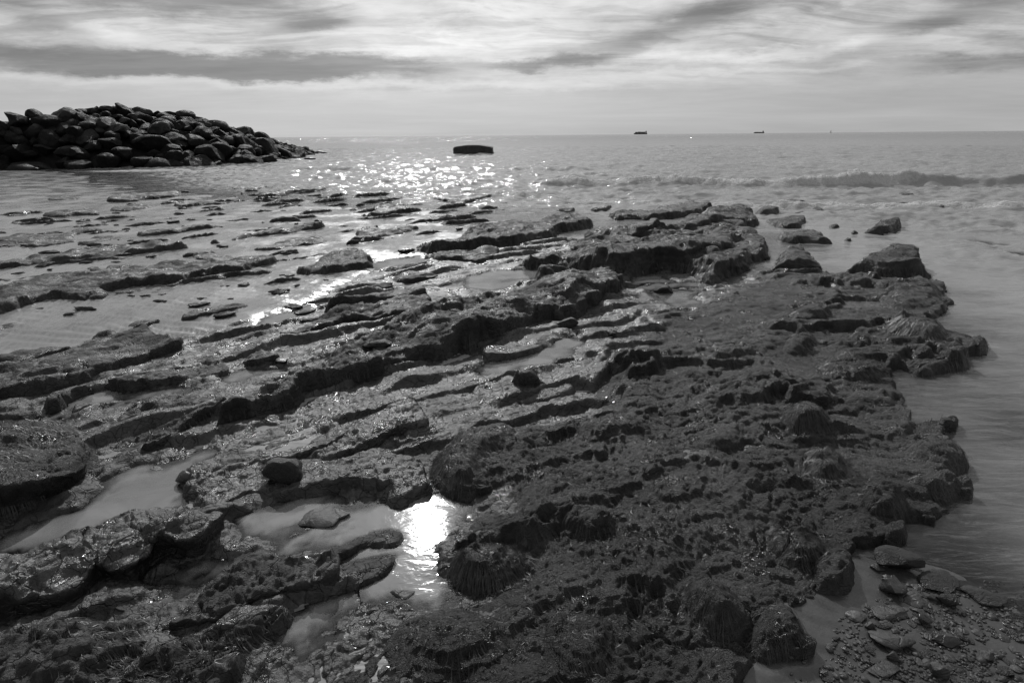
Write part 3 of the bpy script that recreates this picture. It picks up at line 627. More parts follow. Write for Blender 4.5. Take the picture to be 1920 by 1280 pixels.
L([(-200,1230),(0,1178),(60,1163),(140,1138),(230,1143),(300,1148),(322,1178),(400,1183),(470,1148),(520,1133),(552,1148),(547,1182),(502,1203),(482,1243),(452,1293),(400,1350),(-200,1400)], .14, 'broken pitted rock filling the lower left corner', rough=1.4, weed=.35, far=.3)
L([(370,1210),(400,1180),(440,1150),(500,1135),(545,1142),(550,1165),(500,1185),(455,1205),(410,1215)], .13, 'pale angular block under the front ledge at lower left', mat=M_shelf, rough=.5, name='rock_slab', cat='rock')
# right: the large weed covered platform and its hummocks
L([(800,885),(822,850),(840,825),(900,800),(960,775),(1060,765),(1090,745),(1085,700),(1060,685),(1070,655),(1100,640),(1150,625),(1190,590),(1240,570),(1300,562),(1330,545),(1370,532),(1410,512),(1440,503),(1470,505),(1540,510),(1610,520),(1650,518),(1720,525),(1765,530),(1777,548),(1777,573),(1765,593),(1745,600),(1750,618),(1790,620),(1815,640),(1850,655),(1855,670),(1800,676),(1790,694),(1730,705),(1680,695),(1672,718),(1692,745),(1697,780),(1720,795),(1777,790),(1782,815),(1772,835),(1800,855),(1813,875),(1805,895),(1750,900),(1790,914),(1810,925),(1780,940),(1757,955),(1750,975),(1712,990),(1700,1015),(1640,1035),(1605,1050),(1605,1080),(1602,1115),(1530,1135),(1502,1155),(1492,1185),(1517,1220),(1510,1240),(1420,1262),(1410,1300),(1400,1345),(1300,1500),(700,1420),(560,1300),(600,1220),(640,1160),(680,1112),(740,1133),(833,1133),(837,1100),(837,1077),(815,1068),(800,1042),(815,1002),(832,987),(822,972),(852,957),(872,947),(905,942),(880,937),(820,922),(800,902)],
  .085, 'large cracked weed covered platform filling the right foreground', name='rock_platform', cat='rock platform', mat=M_weedrock, weed=.14, rough=1.05, lump=.3, saw=.06, far=.5, near=.7)
HUM = [
 ([(800,890),(822,850),(845,825),(905,800),(960,800),(985,830),(960,860),(925,880),(905,935),(880,945),(820,925)], .20, 'shaggy weed mop overhanging the far corner of the sunlit pool', 1.0),
 ([(1090,860),(1060,820),(1120,795),(1200,800),(1232,815),(1225,835),(1180,850),(1130,860)], .24, 'shallow hump with a black edge on the right foreground platform', .5),
 ([(1120,700),(1150,680),(1210,670),(1260,690),(1250,712),(1190,715)], .21, 'flat hump right of the round stepped slab', .4),
 ([(1640,640),(1660,612),(1700,602),(1752,612),(1784,640),(1794,664),(1770,675),(1720,670),(1680,655)], .28, 'combed weedy dome at the right waterline', 1.0),
 ([(1800,655),(1815,640),(1845,642),(1860,662),(1830,672)], .16, 'small knob at the seaward tip of the combed dome', .5),
 ([(1702,700),(1740,682),(1780,672),(1812,680),(1818,692),(1770,700),(1735,710)], .13, 'low weedy rock below the combed dome in the shallows', .6),
 ([(1460,610),(1490,588),(1530,578),(1560,590),(1565,610),(1530,618),(1490,620)], .26, 'dark rounded hummock on the upper right platform', .9),
 ([(1455,660),(1480,640),(1520,635),(1540,655),(1510,672),(1475,675)], .23, 'weedy knob below the dark rounded hummock', .9),
 ([(1640,560),(1670,530),(1720,528),(1765,540),(1777,565),(1760,590),(1700,590),(1660,580)], .27, 'bulky shoulder of rock at the right waterline above the combed dome', .8),
 ([(1510,700),(1560,672),(1620,670),(1665,695),(1675,720),(1640,735),(1560,730)], .25, 'swept weed ridge at the right edge of the platform', 1.0),
 ([(1320,690),(1350,668),(1410,665),(1425,678),(1390,690),(1345,700)], .25, 'dark flat block in the middle of the right platform', .5),
 ([(1560,760),(1600,740),(1660,745),(1692,770),(1680,785),(1620,780)], .23, 'stepped block at the right rim above the jutting rock', .5),
 ([(1685,862),(1700,840),(1742,823),(1778,843),(1813,870),(1815,890),(1780,900),(1752,892),(1718,878)], .24, 'jutting dark rock overhanging the shallows at right', .7),
 ([(1690,920),(1720,902),(1770,903),(1808,922),(1780,945),(1730,940)], .15, 'low pointed rock below the jutting dark rock', .4),
 ([(1440,790),(1500,770),(1560,790),(1570,820),(1520,835),(1460,825)], .25, 'cushion of weed in the middle right of the platform', .9),
 ([(1480,880),(1530,850),(1580,870),(1600,910),(1570,935),(1510,920)], .25, 'shaggy lump near the right rim of the foreground platform', 1.0),
 ([(1590,950),(1640,925),(1700,945),(1705,985),(1660,1000),(1610,985)], .24, 'cracked rounded block at the right rim above the shingle', .3),
 ([(1640,1000),(1680,990),(1705,1005),(1695,1025),(1655,1030)], .12, 'small pale block under the cracked rounded block', .1),
 ([(1360,870),(1300,850),(1290,820),(1340,800),(1400,815),(1410,850)], .22, 'broad cracked swell at the heart of the right platform', .4),
 ([(1420,1030),(1460,1000),(1520,1010),(1560,1050),(1540,1090),(1470,1080)], .30, 'shaggy weed crowned block at lower right', 1.0),
 ([(1510,1060),(1560,1035),(1605,1050),(1605,1115),(1560,1130),(1515,1110)], .22, 'smooth split block at the foot of the lower right platform', .1),
 ([(1260,1130),(1300,1100),(1370,1120),(1430,1180),(1380,1230),(1300,1200)], .25, 'dark rounded block near the bottom right of the platform', .5),
 ([(1390,1200),(1430,1140),(1490,1160),(1517,1215),(1500,1245),(1420,1260)], .20, 'bulging last block beside the shingle at the bottom', .4),
 ([(1030,1010),(1080,970),(1150,985),(1170,1020),(1120,1050),(1060,1040)], .20, 'cracked plate right of the combed weed slope', .2),
 ([(840,1060),(900,1030),(990,1045),(1000,1080),(960,1120),(880,1125),(838,1100)], .20, 'combed black weed slope beside the sunlit pool', 1.0),
 ([(700,1200),(780,1150),(880,1145),(960,1180),(980,1250),(900,1300),(760,1290)], .19, 'cracked plated hump at the bottom centre', .25),
 ([(1000,1180),(1080,1150),(1160,1170),(1180,1230),(1120,1290),(1030,1270)], .20, 'flaky plated hump right of the bottom centre', .4),
 ([(1180,930),(1250,900),(1330,915),(1350,960),(1290,990),(1210,980)], .22, 'gently raised cracked plate on the right platform', .2),
 ([(1580,650),(1600,640),(1640,655),(1630,670),(1595,668)], .20, 'small mound in the groove left of the combed dome', .6),
]
for pts, h_, lab, wd_ in HUM:
    L(pts, h_ * .50, lab, name='rock_hummock', saw=.06, cat='rock', mat=M_weedrock, weed=wd_, far=.50, near=1.6, lump=.3, rough=.95, over=.06, base=.03)

# ---------------- broken parallel strips of bed on the sand flat, each strip a rock of its own
def strips():
    P = np.array([gp(*q) for q in [(-160, 400), (200, 395), (300, 376), (620, 354), (900, 376), (1010, 400), (860, 440), (760, 470), (560, 545), (450, 600), (300, 560), (-160, 680)]])
    d, _, _ = poly_sdf(G.X, G.Y, P)
    c1 = cuesta(G.X, G.Y, 0.62, 361)
    zz = -0.070 + 0.125 * c1 + 0.35 * DETB + .02 * KNOB - 0.14 * sst(0.35, -0.25, d) - 0.3 * np.clip(POOLG + .05, 0, 1)
    m = (zz > -0.012) & (d > -.3) & (TOP < zz + .02)
    lab = np.zeros(G.shape, np.int32); todo = np.argwhere(m); comps = []; nr, nt = G.shape
    for i0, j0 in todo:
        if lab[i0, j0]: continue
        k_ = len(comps) + 1; st = [(i0, j0)]; lab[i0, j0] = k_; cells = []
        while st:
            a, b = st.pop(); cells.append((a, b))
            for p, q in ((a + 1, b), (a - 1, b), (a, b + 1), (a, b - 1)):
                if 0 <= p < nr and 0 <= q < nt and m[p, q] and not lab[p, q]: lab[p, q] = k_; st.append((p, q))
        comps.append(cells)
    comps.sort(key=len, reverse=True)
    for cells in comps[:75]:
        if len(cells) < 60: break
        c = np.array(cells); i0, j0 = np.maximum(c.min(0) - 3, 0); i1, j1 = np.minimum(c.max(0) + 4, [nr, nt])
        w_ = (slice(i0, i1), slice(j0, j1)); k_ = np.zeros((i1 - i0, j1 - j0), bool); k_[c[:, 0] - i0, c[:, 1] - j0] = True
        g = k_.copy()
        for sh in ((1, 0), (-1, 0), (0, 1), (0, -1), (1, 1), (-1, -1)): g |= np.roll(k_, sh, (0, 1))
        z_ = np.where(k_, zz[w_], np.minimum(zz[w_], -0.03))
        F, used = grid_faces(g)
        if len(F) < 10: continue
        V = np.stack([G.X[w_], G.Y[w_], z_], -1).reshape(-1, 3)[used]; ct = np.array([V[:, 0].mean(), V[:, 1].mean(), 0])
        o = link('rock_strip', raw_mesh('rock_strip', V - ct, F), M_ledge); o.location = ct; TRI[0] += 2 * len(F)
        tag(o, 'low broken strip of dark rock bed showing through the wet sand flat', 'rock', 'broken rock strips on the sand flat')
        TOP[w_] = np.where(k_, np.maximum(TOP[w_], z_), TOP[w_])
strips()
# ---------------- the shelf mesh, left out only where a ledge buries it deeply
keep = SHMASK & (TOP < ZSH + 0.04)
F, used = grid_faces(keep)
V = np.stack([G.X, G.Y, ZSH], -1).reshape(-1, 3)[used]
tag(link('rock_shelf', raw_mesh('rock_shelf', V, F), M_shelf), 'low silted bedrock shelf lying between the ledges and pools', 'rock shelf', kind='structure')
TRI[0] += 2 * len(F)

# ---------------- water: one level at z = 0; pools are cut out of it as sheets of their own
def lookup(grid, A, X, Y, fill):
    r = np.sqrt(X * X + Y * Y); th = np.arctan2(X, Y)
    i = np.rint(np.log(np.maximum(r, 1e-3) / grid.r0) * grid.per).astype(int); j = np.rint((th + grid.half) / (2 * grid.half) * (grid.shape[1] - 1)).astype(int)
    ok = (i >= 0) & (i < grid.shape[0]) & (j >= 0) & (j < grid.shape[1])
    return np.where(ok, A[np.clip(i, 0, grid.shape[0] - 1), np.clip(j, 0, grid.shape[1] - 1)], fill)
def crest(pts, h, back, front, fo, seed, curl=0.0, fw=None, rag=0.25):
    """a wave line: steep shoreward face, gentle back, foam on the face"""
    global z, foam
    P = np.array([gp(x, y) for x, y in pts]); xs = P[:, 0]
    m = (X > xs.min() - 3) & (X < xs.max() + 3)
    yl = np.interp(X, xs, P[:, 1]) + rag * fbm(X * 0.9, X * 0 + seed, 4, seed)
    fade_ = sst(xs.min() - 3, xs.min() + 1.0, X) * (1 - sst(xs.max() - 1.0, xs.max() + 3, X))
    a = Y - yl
    hh = h * fade_ * (0.75 + 0.6 * fbm(X * 0.7, X * 0 + 3.3, 3, seed + 1))
    prof = np.where(a > 0, np.exp(-(a / back) ** 2), np.exp(-(a / front) ** 2))
    z = z + hh * prof * (1 + 0.28 * fo * fbm(X * 7, Y * 7, 3, seed + 2) * (a < back * .5))
    f = fo * fade_ * sst(-(fw or 1.6 * front) - .1, -front * .2, a) * (1 - sst(0.0, back * 0.55 + .05, a))
    foam = np.maximum(foam, f)
GW1 = Grid(115, 1.2, 12, R_(58), 210); GW2 = Grid(185, 12, 90, R_(58), 420)
SEAV, SEAF, SEAD, SEAM, nv = [], [], [], [], 0
for GW in (GW1, GW2):
    X, Y, Rr = GW.X, GW.Y, GW.Rr
    zs = lookup(GS, ZS, X, Y, -0.9); zr = lookup(G, TOP, X, Y, -9.0); ground = np.maximum(zs, zr)
    pfw, pww = pool_field(X, Y)
    shore, _, _ = poly_sdf(X, Y, SEAP)
    off = np.clip(shore, 0, None)
    swell = sst(2.0, 14, off)
    z = 0.020 * swell * fbm(X * 0.35, Y * 1.0, 4, 101) + 0.035 * sst(8, 30, off) * fbm(X * 0.16, Y * 0.55, 3, 105) + 0.008 * sst(.5, 5, off) * fbm(X * 1.3, Y * 2.6, 3, 108)
    for k_, lam in enumerate((0.08, 0.16, 0.3, 0.6, 1.1, 2.2)):
        z = z + 0.058 * (1.4, 1.35, 1.15, .8, .45, .3)[k_] * lam * np.clip(lam / (Rr / 420) / 2.2 - .35, 0, 1) * (.12 * sst(.0, .4, off) + .88 * sst(.3 + lam, 3 + 3 * lam, off)) * perlin(X / lam * .7 + 7 * k_, Y / lam * 1.15, 120 + k_) * 2.2
    foam = np.zeros_like(X)
    crest([(1075,347),(1200,348),(1400,349),(1600,349),(1660,348)], .37, .8, .30, .95, 201, rag=.22)
    crest([(1640,347),(1760,347),(1920,348),(2150,350)], .36, 1.0, .34, .10, 205)
    crest([(940,346),(1060,344),(1120,345)], .12, .9, .3, .1, 207)
    crest([(980,368),(1100,376),(1250,386),(1400,389),(1560,386),(1760,387),(1950,392)], .07, .55, .10, .9, 211, fw=.25)
    crest([(600,318),(760,319),(900,318),(1050,318)], .16, .8, .35, .55, 221)
    crest([(200,322),(330,321),(480,323),(640,327)], .08, .9, .25, .85, 231)
    crest([(640,338),(720,340),(860,347),(930,358),(1000,368)], .08, .6, .2, .6, 241)
    crest([(560,352),(680,354),(800,360),(900,364),(985,368)], .04, .4, .10, .75, 251)
    crest([(880,382),(1000,386),(1130,392),(1240,396)], .025, .3, .07, .6, 261)
    crest([(1150,311),(1400,312),(1700,308),(1950,308)], .14, 1.6, .8, 0, 271)
    crest([(1500,498),(1700,496),(1950,505)], .03, .5, .15, .0, 281)
    crest([(1560,432),(1750,436),(1950,446)], .035, .6, .18, .0, 285)
    crest([(620,300),(900,301),(1300,297),(1900,293)], .10, 1.8, .9, 0, 291)
    # churned foam patches between the lines
    fp = 0.75 * sst(.05, .5, fbm(X * .5, Y * .9, 4, 301)) * sst(1, 4, off) * (1 - sst(9, 12, off))
    foam = np.maximum(foam, fp * .55)
    z = z * sst(0, .35, np.abs(Rr - 12))                    # the two zones of the sheet meet level
    z = np.where(pww >= 0, np.where(pfw > -0.12, 0.0, z), z)
    depth = np.clip((z - zs), 0, 5)
    vis = ground < z + 0.05
    inpool = vis & (pfw > -0.10)
    for i, (lab, _) in enumerate(POOLS):
        F, used = grid_faces(inpool & (pww == i))
        if len(F) < 3: continue
        V = np.stack([X, Y, np.zeros_like(X)], -1).reshape(-1, 3)[used]
        if GW is GW1: tag(link('tide_pool', raw_mesh('tide_pool', V, F, {'depth': np.clip(-ground, 0, 1).reshape(-1)[used]}), M_pool), lab, 'tide pool', kind='structure')
    keep = vis & ~(inpool & (pfw > -0.06))
    F, used = grid_faces(keep)
    V = np.stack([X, Y, z], -1).reshape(-1, 3)[used]
    SEAV.append(V); SEAF.append(F + nv); nv += len(V); SEAD.append(depth.reshape(-1)[used]); SEAM.append(foam.reshape(-1)[used])
nr, nt = GW.shape
far_r = np.exp(np.linspace(math.log(GW.r[-1]), math.log(40000), 140))[1:]
V = np.vstack(SEAV); F = np.vstack(SEAF); dpt = np.concatenate(SEAD); fm_ = np.concatenate(SEAM)
# open sea beyond, out to the horizon
th = np.linspace(-R_(58), R_(58), nt)[::2]; rr = np.concatenate([[GW.r[-1] * .9995], far_r])
FX = rr[:, None] * np.sin(th)[None]; FY = rr[:, None] * np.cos(th)[None]
n2 = len(th); base_ = (np.arange(len(rr) - 1) * n2)[:, None]; jj = np.arange(n2 - 1)
F2 = np.stack([base_ + jj, base_ + jj + 1, base_ + n2 + jj + 1, base_ + n2 + jj], -1).reshape(-1, 4) + len(V)
V2 = np.stack([FX, FY, np.zeros_like(FX)], -1).reshape(-1, 3)
V = np.vstack([V, V2]); F = np.vstack([F, F2]); dpt = np.concatenate([dpt, np.repeat(1.06 + .94 * sst(math.log(90), math.log(500), np.log(rr)), n2)]); fm_ = np.concatenate([fm_, np.zeros(len(V2))])
tag(link('sea', raw_mesh('sea', V, F, {'depth': dpt, 'foam': fm_}), M_sea), 'glittering grey sea with small breaking waves', 'sea', kind='structure')
print('TRIS rock', TRI[0], 'water', 2 * len(F), 'sand', 2 * GS.X.size)

# ------------------------------------------------------------------ stones
from mathutils import noise as mnoise
import bmesh
def stone_mesh(name, seed, cuts=9, sub=3, rough=0.05, round_=0.6, lo_=0.5, sharp=0):
    """a boulder: ball trimmed by random planes, softened and roughened; unit half size"""
    rnd = random.Random(seed); bm = bmesh.new(); bmesh.ops.create_icosphere(bm, subdivisions=sub, radius=1.0)
    pl = []
    for _ in range(cuts):
        n = Vector((rnd.gauss(0, 1), rnd.gauss(0, 1), rnd.gauss(0, 1))).normalized(); pl.append((n, rnd.uniform(lo_, 0.86)))
    o = Vector((seed * 3.7, seed * 1.3, 0))
    for v in bm.verts:
        p = v.co.copy()
        for n, d in pl:
            e = p.dot(n) - d
            if e > 0: p -= n * e * (1 - 0.25 * round_)
        q = p * 1.6 + o
        p *= 1 + rough * 2.2 * mnoise.noise(q) + rough * mnoise.noise(q * 2.7) + rough * .5 * mnoise.noise(q * 6.1)
        v.co = p
    me = bpy.data.meshes.new(name); bm.to_mesh(me); bm.free()
    for f in me.polygons: f.use_smooth = True
    if sharp: me.set_sharp_from_angle(angle=R_(sharp))
    return me
def surf(x, y):
    a = float(lookup(G, TOP, np.array([x]), np.array([y]), -9.0)[0]); b = float(lookup(GS, ZS, np.array([x]), np.array([y]), 0.0)[0]); return max(a, b)
def stone(px, py, wpx, hpx, label, seed, mat=M_stone, name='stone', depth_=0.8, group=None, rot=None, cuts=9, sink=0.25, z0=None, sub=3, me=None, cat='stone'):
    """px, py: middle of its foot in the photo; wpx, hpx: its width and height there"""
    x, y = gp(px, py, 0.02 if z0 is None else z0); g = surf(x, y) if z0 is None else z0
    x, y = gp(px, py, g); g = surf(x, y) if z0 is None else z0
    zc = y * math.cos(PITCH) + (EYE - g) * math.sin(PITCH)
    sx = wpx * zc / FPX / 2
    dep = math.atan2(EYE - g, y); sd = sx * depth_
    sz = max(0.25 * sx, (hpx * zc / FPX - 2 * sd * math.sin(dep) * 0.8) / max(math.cos(dep), .3)) / 2 * 1.15
    sz = min(sz, sx * 1.0)
    o = link(name, me or stone_mesh(name, seed, cuts + 3, sub, .07, .3, .45, 40), None)
    if not o.data.materials: o.data.materials.append(mat)
    o.location = (x, y + sd * .8, g + sz * (1 - 2 * sink)); o.scale = (sx * 1.12, sd * 1.12, sz * 1.12)
    o.rotation_euler = (0, 0, rot if rot is not None else random.uniform(-.3, .3))
    tag(o, label, cat, group); return o
stone(527, 908, 74, 62, 'round black weedy stone sitting on the pale pool rim', 3, M_darkstone, cuts=5, sink=.12, depth_=.75)
stone(703, 648, 50, 24, 'dark wet stone behind the main diagonal ridge', 4, M_darkstone, cuts=6)
stone(834, 592, 36, 28, 'round dark stone at the right end of the ledge pair', 5, M_darkstone, cuts=5, sink=.1)
stone(1250, 556, 40, 26, 'dark boulder standing in the bright pool on the right platform', 6, M_darkstone, cuts=6, sink=.12)
stone(1268, 557, 30, 12, 'low dark stone touching the boulder in the bright pool', 7, M_darkstone)
stone(1147, 628, 18, 16, 'small square black stone at the head of the curved pool', 8, M_darkstone, cuts=12, sink=.1)
stone(1063, 612, 42, 26, 'dark round stone under the scarp end of the main ridge', 9, M_darkstone, cuts=6)
stone(530, 690, 34, 12, 'flat stone at the end of the small pool behind the ridge', 10, M_stone)
stone(380, 487, 50, 14, 'low dark stone near the lens shaped slab', 12, M_darkstone)
stone(595, 988, 104, 34, 'low mottled rock island in the sunlit pool', 13, M_stone, depth_=.55, sink=.34, cuts=5, z0=0.0)
stone(660, 950, 17, 8, 'tiny round stone near the far rim of the sunlit pool', 14, M_stone, z0=-.004)
stone(518, 956, 18, 6, 'tiny flat stone at the left end of the sunlit pool', 15, M_stone, z0=-.004)
stone(751, 1124, 48, 24, 'egg shaped stone at the near end of the sunlit pool', 16, M_stone, depth_=.6, cuts=5, z0=-.008, sink=.3)
stone(345, 905, 36, 30, 'smooth dark knob at the edge of the long still pool', 17, M_stone, cuts=4)
stone(288, 885, 30, 12, 'pale half sunk stone in the long still pool', 18, M_stone, z0=-.006)
stone(215, 1130, 40, 24, 'pale pebble cluster stone in the hollow at lower left', 19, M_stone)
stone(280, 1222, 56, 30, 'pale rounded stone in the lower left corner rocks', 20, M_stone)
stone(1767, 838, 20, 8, 'small round pebble at the tip of the right rim', 21, M_stone)
stone(1848, 578, 22, 6, 'floating dark weed tuft like rock in the right shallows', 22, M_darkstone)
FRAG = [stone_mesh('rock_fragment', 80 + i, 7, 3, .17) for i in range(5)]
for me in FRAG: me.materials.append(M_ledge)
fr_ = random.Random(3); nf = 0
while nf < 90:
    px = fr_.uniform(-30, 1000); py = fr_.uniform(352, 610)
    if py > 600 - (px > 600) * (px - 600) * .35 or py < 345 + (px > 700) * 50: continue
    x_, y_ = gp(px, py)
    if surf(x_, y_) > .05: continue
    s_ = fr_.choice((12, 14, 18, 22, 30, 40)) * (.6 + .4 * (py - 340) / 260)
    o = stone(px, py, s_, s_ * .3, 'small dark rock fragment poking out of the wet sand flat', 0, None, name='rock_fragment', cat='rock', depth_=fr_.uniform(.3, .55), group='rock fragments on the sand flat', rot=fr_.uniform(-.2, .9), me=FRAG[nf % 5], sink=.3)
    nf += 1
# shingle at lower right: the larger stones one by one
BIG = [(1695,1075,80,60,'large black boulder at the top of the shingle',31,M_darkstone),(1680,1117,66,46,'rounded grey boulder with a vein at the top of the shingle',32,M_stone),
 (1732,1107,34,16,'small pale slab right of the veined boulder',33,M_stone),(1770,1110,80,40,'long black slab right of the veined boulder',34,M_darkstone),
 (1862,1138,84,36,'mottled oblong boulder at the right edge of the shingle',35,M_darkstone),(1755,1128,26,18,'small round stone under the long black slab',36,M_stone),
 (1787,1142,42,34,'dark tilted stone left of the oblong boulder',37,M_darkstone),(1725,1137,50,16,'narrow flat stone in the middle of the shingle',38,M_stone),
 (1685,1165,70,26,'wide wedge shaped stone in the shingle',39,M_stone),(1736,1172,26,24,'small grey block right of the wedge shaped stone',40,M_stone),
 (1612,1168,42,22,'flat grey slab at the left border of the shingle',41,M_stone),(1634,1180,20,18,'round stone touching the flat grey slab',42,M_stone),
 (1664,1178,26,14,'smooth pebble below the wedge shaped stone',43,M_stone),(1778,1212,56,34,'large pale flat plate lying in the shingle',44,M_stone),
 (1688,1222,80,44,'long dark wedge with a smooth top in the shingle',45,M_stone),(1680,1240,28,22,'small angular stone below the long dark wedge',46,M_stone),
 (1855,1238,30,20,'rounded stone right of the pale flat plate',47,M_stone),(1675,1268,60,22,'low slab near the bottom edge of the shingle',48,M_stone),
 (1765,1275,36,40,'upright grey block at the bottom edge of the shingle',49,M_stone),(1890,1268,34,20,'dark stone in the bottom right corner',50,M_darkstone),
 (1560,1278,30,16,'dark pebble at the bottom left end of the shingle',51,M_darkstone),(1690,1060,60,22,'low weedy stone behind the large black boulder',52,M_darkstone),
 (1650,1072,30,16,'small grey stone left of the large black boulder',53,M_stone),(1770,1085,40,14,'low stone behind the long black slab',54,M_darkstone)]
for a in BIG: stone(*a[:4], a[4], a[5], a[6], depth_=.7, sink=.2)
PEB = [stone_mesh('pebble', 60 + i, 10, 2, .10, .2, .42, 40) for i in range(6)]
for i, me in enumerate(PEB): me.materials.append(M_stone if i % 2 else M_darkstone)
cnt = 0
while cnt < 200:
    px = random.uniform(1500, 1960); py = random.uniform(1110, 1300)
    if py < 1110 + (1700 - px) * .55 or (px > 1800 and py < 1150): continue
    if random.random() > sst(1500, 1720, px) * .8 + .2: continue
    s_ = random.choice((9, 11, 12, 14, 16, 20, 26))
    stone(px, py, s_, s_ * .55, 'small wet pebble scattered in the lower right shingle', 0, None, name='pebble', cat='pebble', depth_=random.uniform(.6, 1), group='pebbles of the lower right shingle', rot=random.uniform(0, 6), me=PEB[cnt % 6], sink=.15)
    cnt += 1
def gravel():
    n = 3600; px = rng.uniform(1480, 1990, n); py = rng.uniform(1080, 1330, n)
    ok = py > 1085 + np.clip(1720 - px, 0, 400) * .55; ok &= rng.random(n) < sst(1480, 1700, px) * .7 + .3
    ok &= fbm(px / 60, py / 40, 3, 5) > -.12
    px, py = px[ok], py[ok]; P = np.array([gp(a, b) for a, b in zip(px, py)]); n = len(P)
    zz = np.maximum(lookup(G, TOP, P[:, 0], P[:, 1], -9.), lookup(GS, ZS, P[:, 0], P[:, 1], 0.))
    okz = zz < .05; P, zz = P[okz], zz[okz]; n = len(P)
    bm = bmesh.new(); bmesh.ops.create_icosphere(bm, subdivisions=1, radius=1); bm.verts.ensure_lookup_table()
    v0 = np.array([v.co[:] for v in bm.verts]); f0 = np.array([[v.index for v in f.verts] for f in bm.faces]); bm.free()
    s = rng.uniform(.003, .009, n) * (1 + (rng.random(n) < .1)); an = rng.uniform(0, 6.3, n)
    jit = 1 + .3 * rng.standard_normal((n, len(v0), 1)).clip(-1, 1)
    V = v0[None] * jit * np.stack([s, s * rng.uniform(.5, 1, n), s * rng.uniform(.3, .6, n)], 1)[:, None]
    c, sn = np.cos(an)[:, None], np.sin(an)[:, None]
    Vx = V[..., 0] * c - V[..., 1] * sn + P[:, :1]; Vy = V[..., 0] * sn + V[..., 1] * c + P[:, 1:]; Vz = V[..., 2] + zz[:, None] + .001
    V = np.stack([Vx, Vy, Vz], -1).reshape(-1, 3); F = (f0[None] + (np.arange(n) * len(v0))[:, None, None]).reshape(-1, 3)
    tag(link('gravel', raw_mesh('gravel', V, F), M_stone), 'fine wet gravel between the stones at lower right', 'gravel', kind='stuff')
gravel()

# ------------------------------------------------------------------ seaweed strands, combed down over the rock
def seaweed(N=19000, seg=5):
    Wn = WEEDY * (TOP > 0.03); pr = (Wn > 0)
    ii, jj = np.where(pr); p = Wn[ii, jj].astype(float) ** 1.5 * np.clip(0.35 + 1.5 * fbm(G.X[ii, jj] * 2.2, G.Y[ii, jj] * 2.2, 3, 401), .03, 2)
    # steep places carry longer, denser weed
    gzx = np.gradient(TOP, axis=1) / (G.Rr / PER); gzr = np.gradient(TOP, axis=0) / (G.Rr / PER)
    steep = np.clip(np.sqrt(gzx ** 2 + gzr ** 2), 0, 2)[ii, jj]
    p *= (0.25 + steep ** 1.5); p /= p.sum()
    sel = rng.choice(len(ii), N, p=p); ii, jj = ii[sel], jj[sel]
    x = G.X[ii, jj] + rng.normal(0, .006, N); y = G.Y[ii, jj] + rng.normal(0, .006, N)
    r = np.sqrt(x * x + y * y); Lh = rng.uniform(.03, .10, N) * (0.6 + .4 * np.clip(r / 4, 0, 2)); wd_ = np.maximum(.0006, r * .00022) * rng.uniform(.7, 1.4, N)
    T2 = np.maximum(TOP, -.02)
    SM = T2.copy()
    for _ in range(3):
        SM = (SM + np.roll(SM, 2, 0) + np.roll(SM, -2, 0) + np.roll(SM, 2, 1) + np.roll(SM, -2, 1)) / 5
    gx_ = np.gradient(SM, axis=1) / (G.Rr / PER); gr_ = np.gradient(SM, axis=0) / (G.Rr / PER)
    a0 = 1.6 * fbm(x * 1.1, y * 1.1, 3, 411) - .9
    rows = []
    zprev = lookup(G, T2, x, y, 0.) + .012
    for k_ in range(seg + 1):
        zt = lookup(G, T2, x, y, -.02)
        zc = np.maximum(zt + .001 + .006 * math.sin(math.pi * (k_ + .5) / (seg + 1)), np.minimum(zprev, zt + .03)) if k_ else zprev
        zc = np.minimum(zc, zt + .018)
        rows.append(np.stack([x, y, zc], 1)); zprev = zc - .012
        th_ = np.arctan2(x, y); gxx = lookup(G, gx_, x, y, 0.); grr = lookup(G, gr_, x, y, 0.)
        ddx = -(gxx * np.cos(th_) + grr * np.sin(th_)); ddy = -(-gxx * np.sin(th_) + grr * np.cos(th_))
        ddx = ddx * 1.6 + .55 * np.cos(a0) + rng.normal(0, .30, N); ddy = ddy * 1.6 + .55 * np.sin(a0) + rng.normal(0, .30, N)
        q = np.sqrt(ddx ** 2 + ddy ** 2) + 1e-6; st = Lh / seg
        x = x + ddx / q * st; y = y + ddy / q * st
    Pt = np.stack(rows, 1)                                             # N, seg+1, 3
    D = np.gradient(Pt, axis=1); side = np.stack([-D[..., 1], D[..., 0], D[..., 2] * 0], -1); side /= (np.linalg.norm(side, axis=-1, keepdims=True) + 1e-9)
    tap = np.array([1, 1.1, 1, .85, .6, .2])[:seg + 1]
    off_ = side * (wd_[:, None] * tap)[..., None]; off_[..., 2] = (rng.random((N, 1)) - .5) * wd_[:, None] * 1.2
    V = np.stack([Pt - off_, Pt + off_], 2).reshape(-1, 3)
    b = (np.arange(N) * (seg + 1) * 2)[:, None] + np.arange(seg)[None] * 2
    F = np.stack([b, b + 1, b + 3, b + 2], -1).reshape(-1, 4)
    tag(link('seaweed', raw_mesh('seaweed', V, F), M_weed), 'dark wet strands of seaweed draped over the rocks', 'seaweed', kind='stuff')
seaweed()

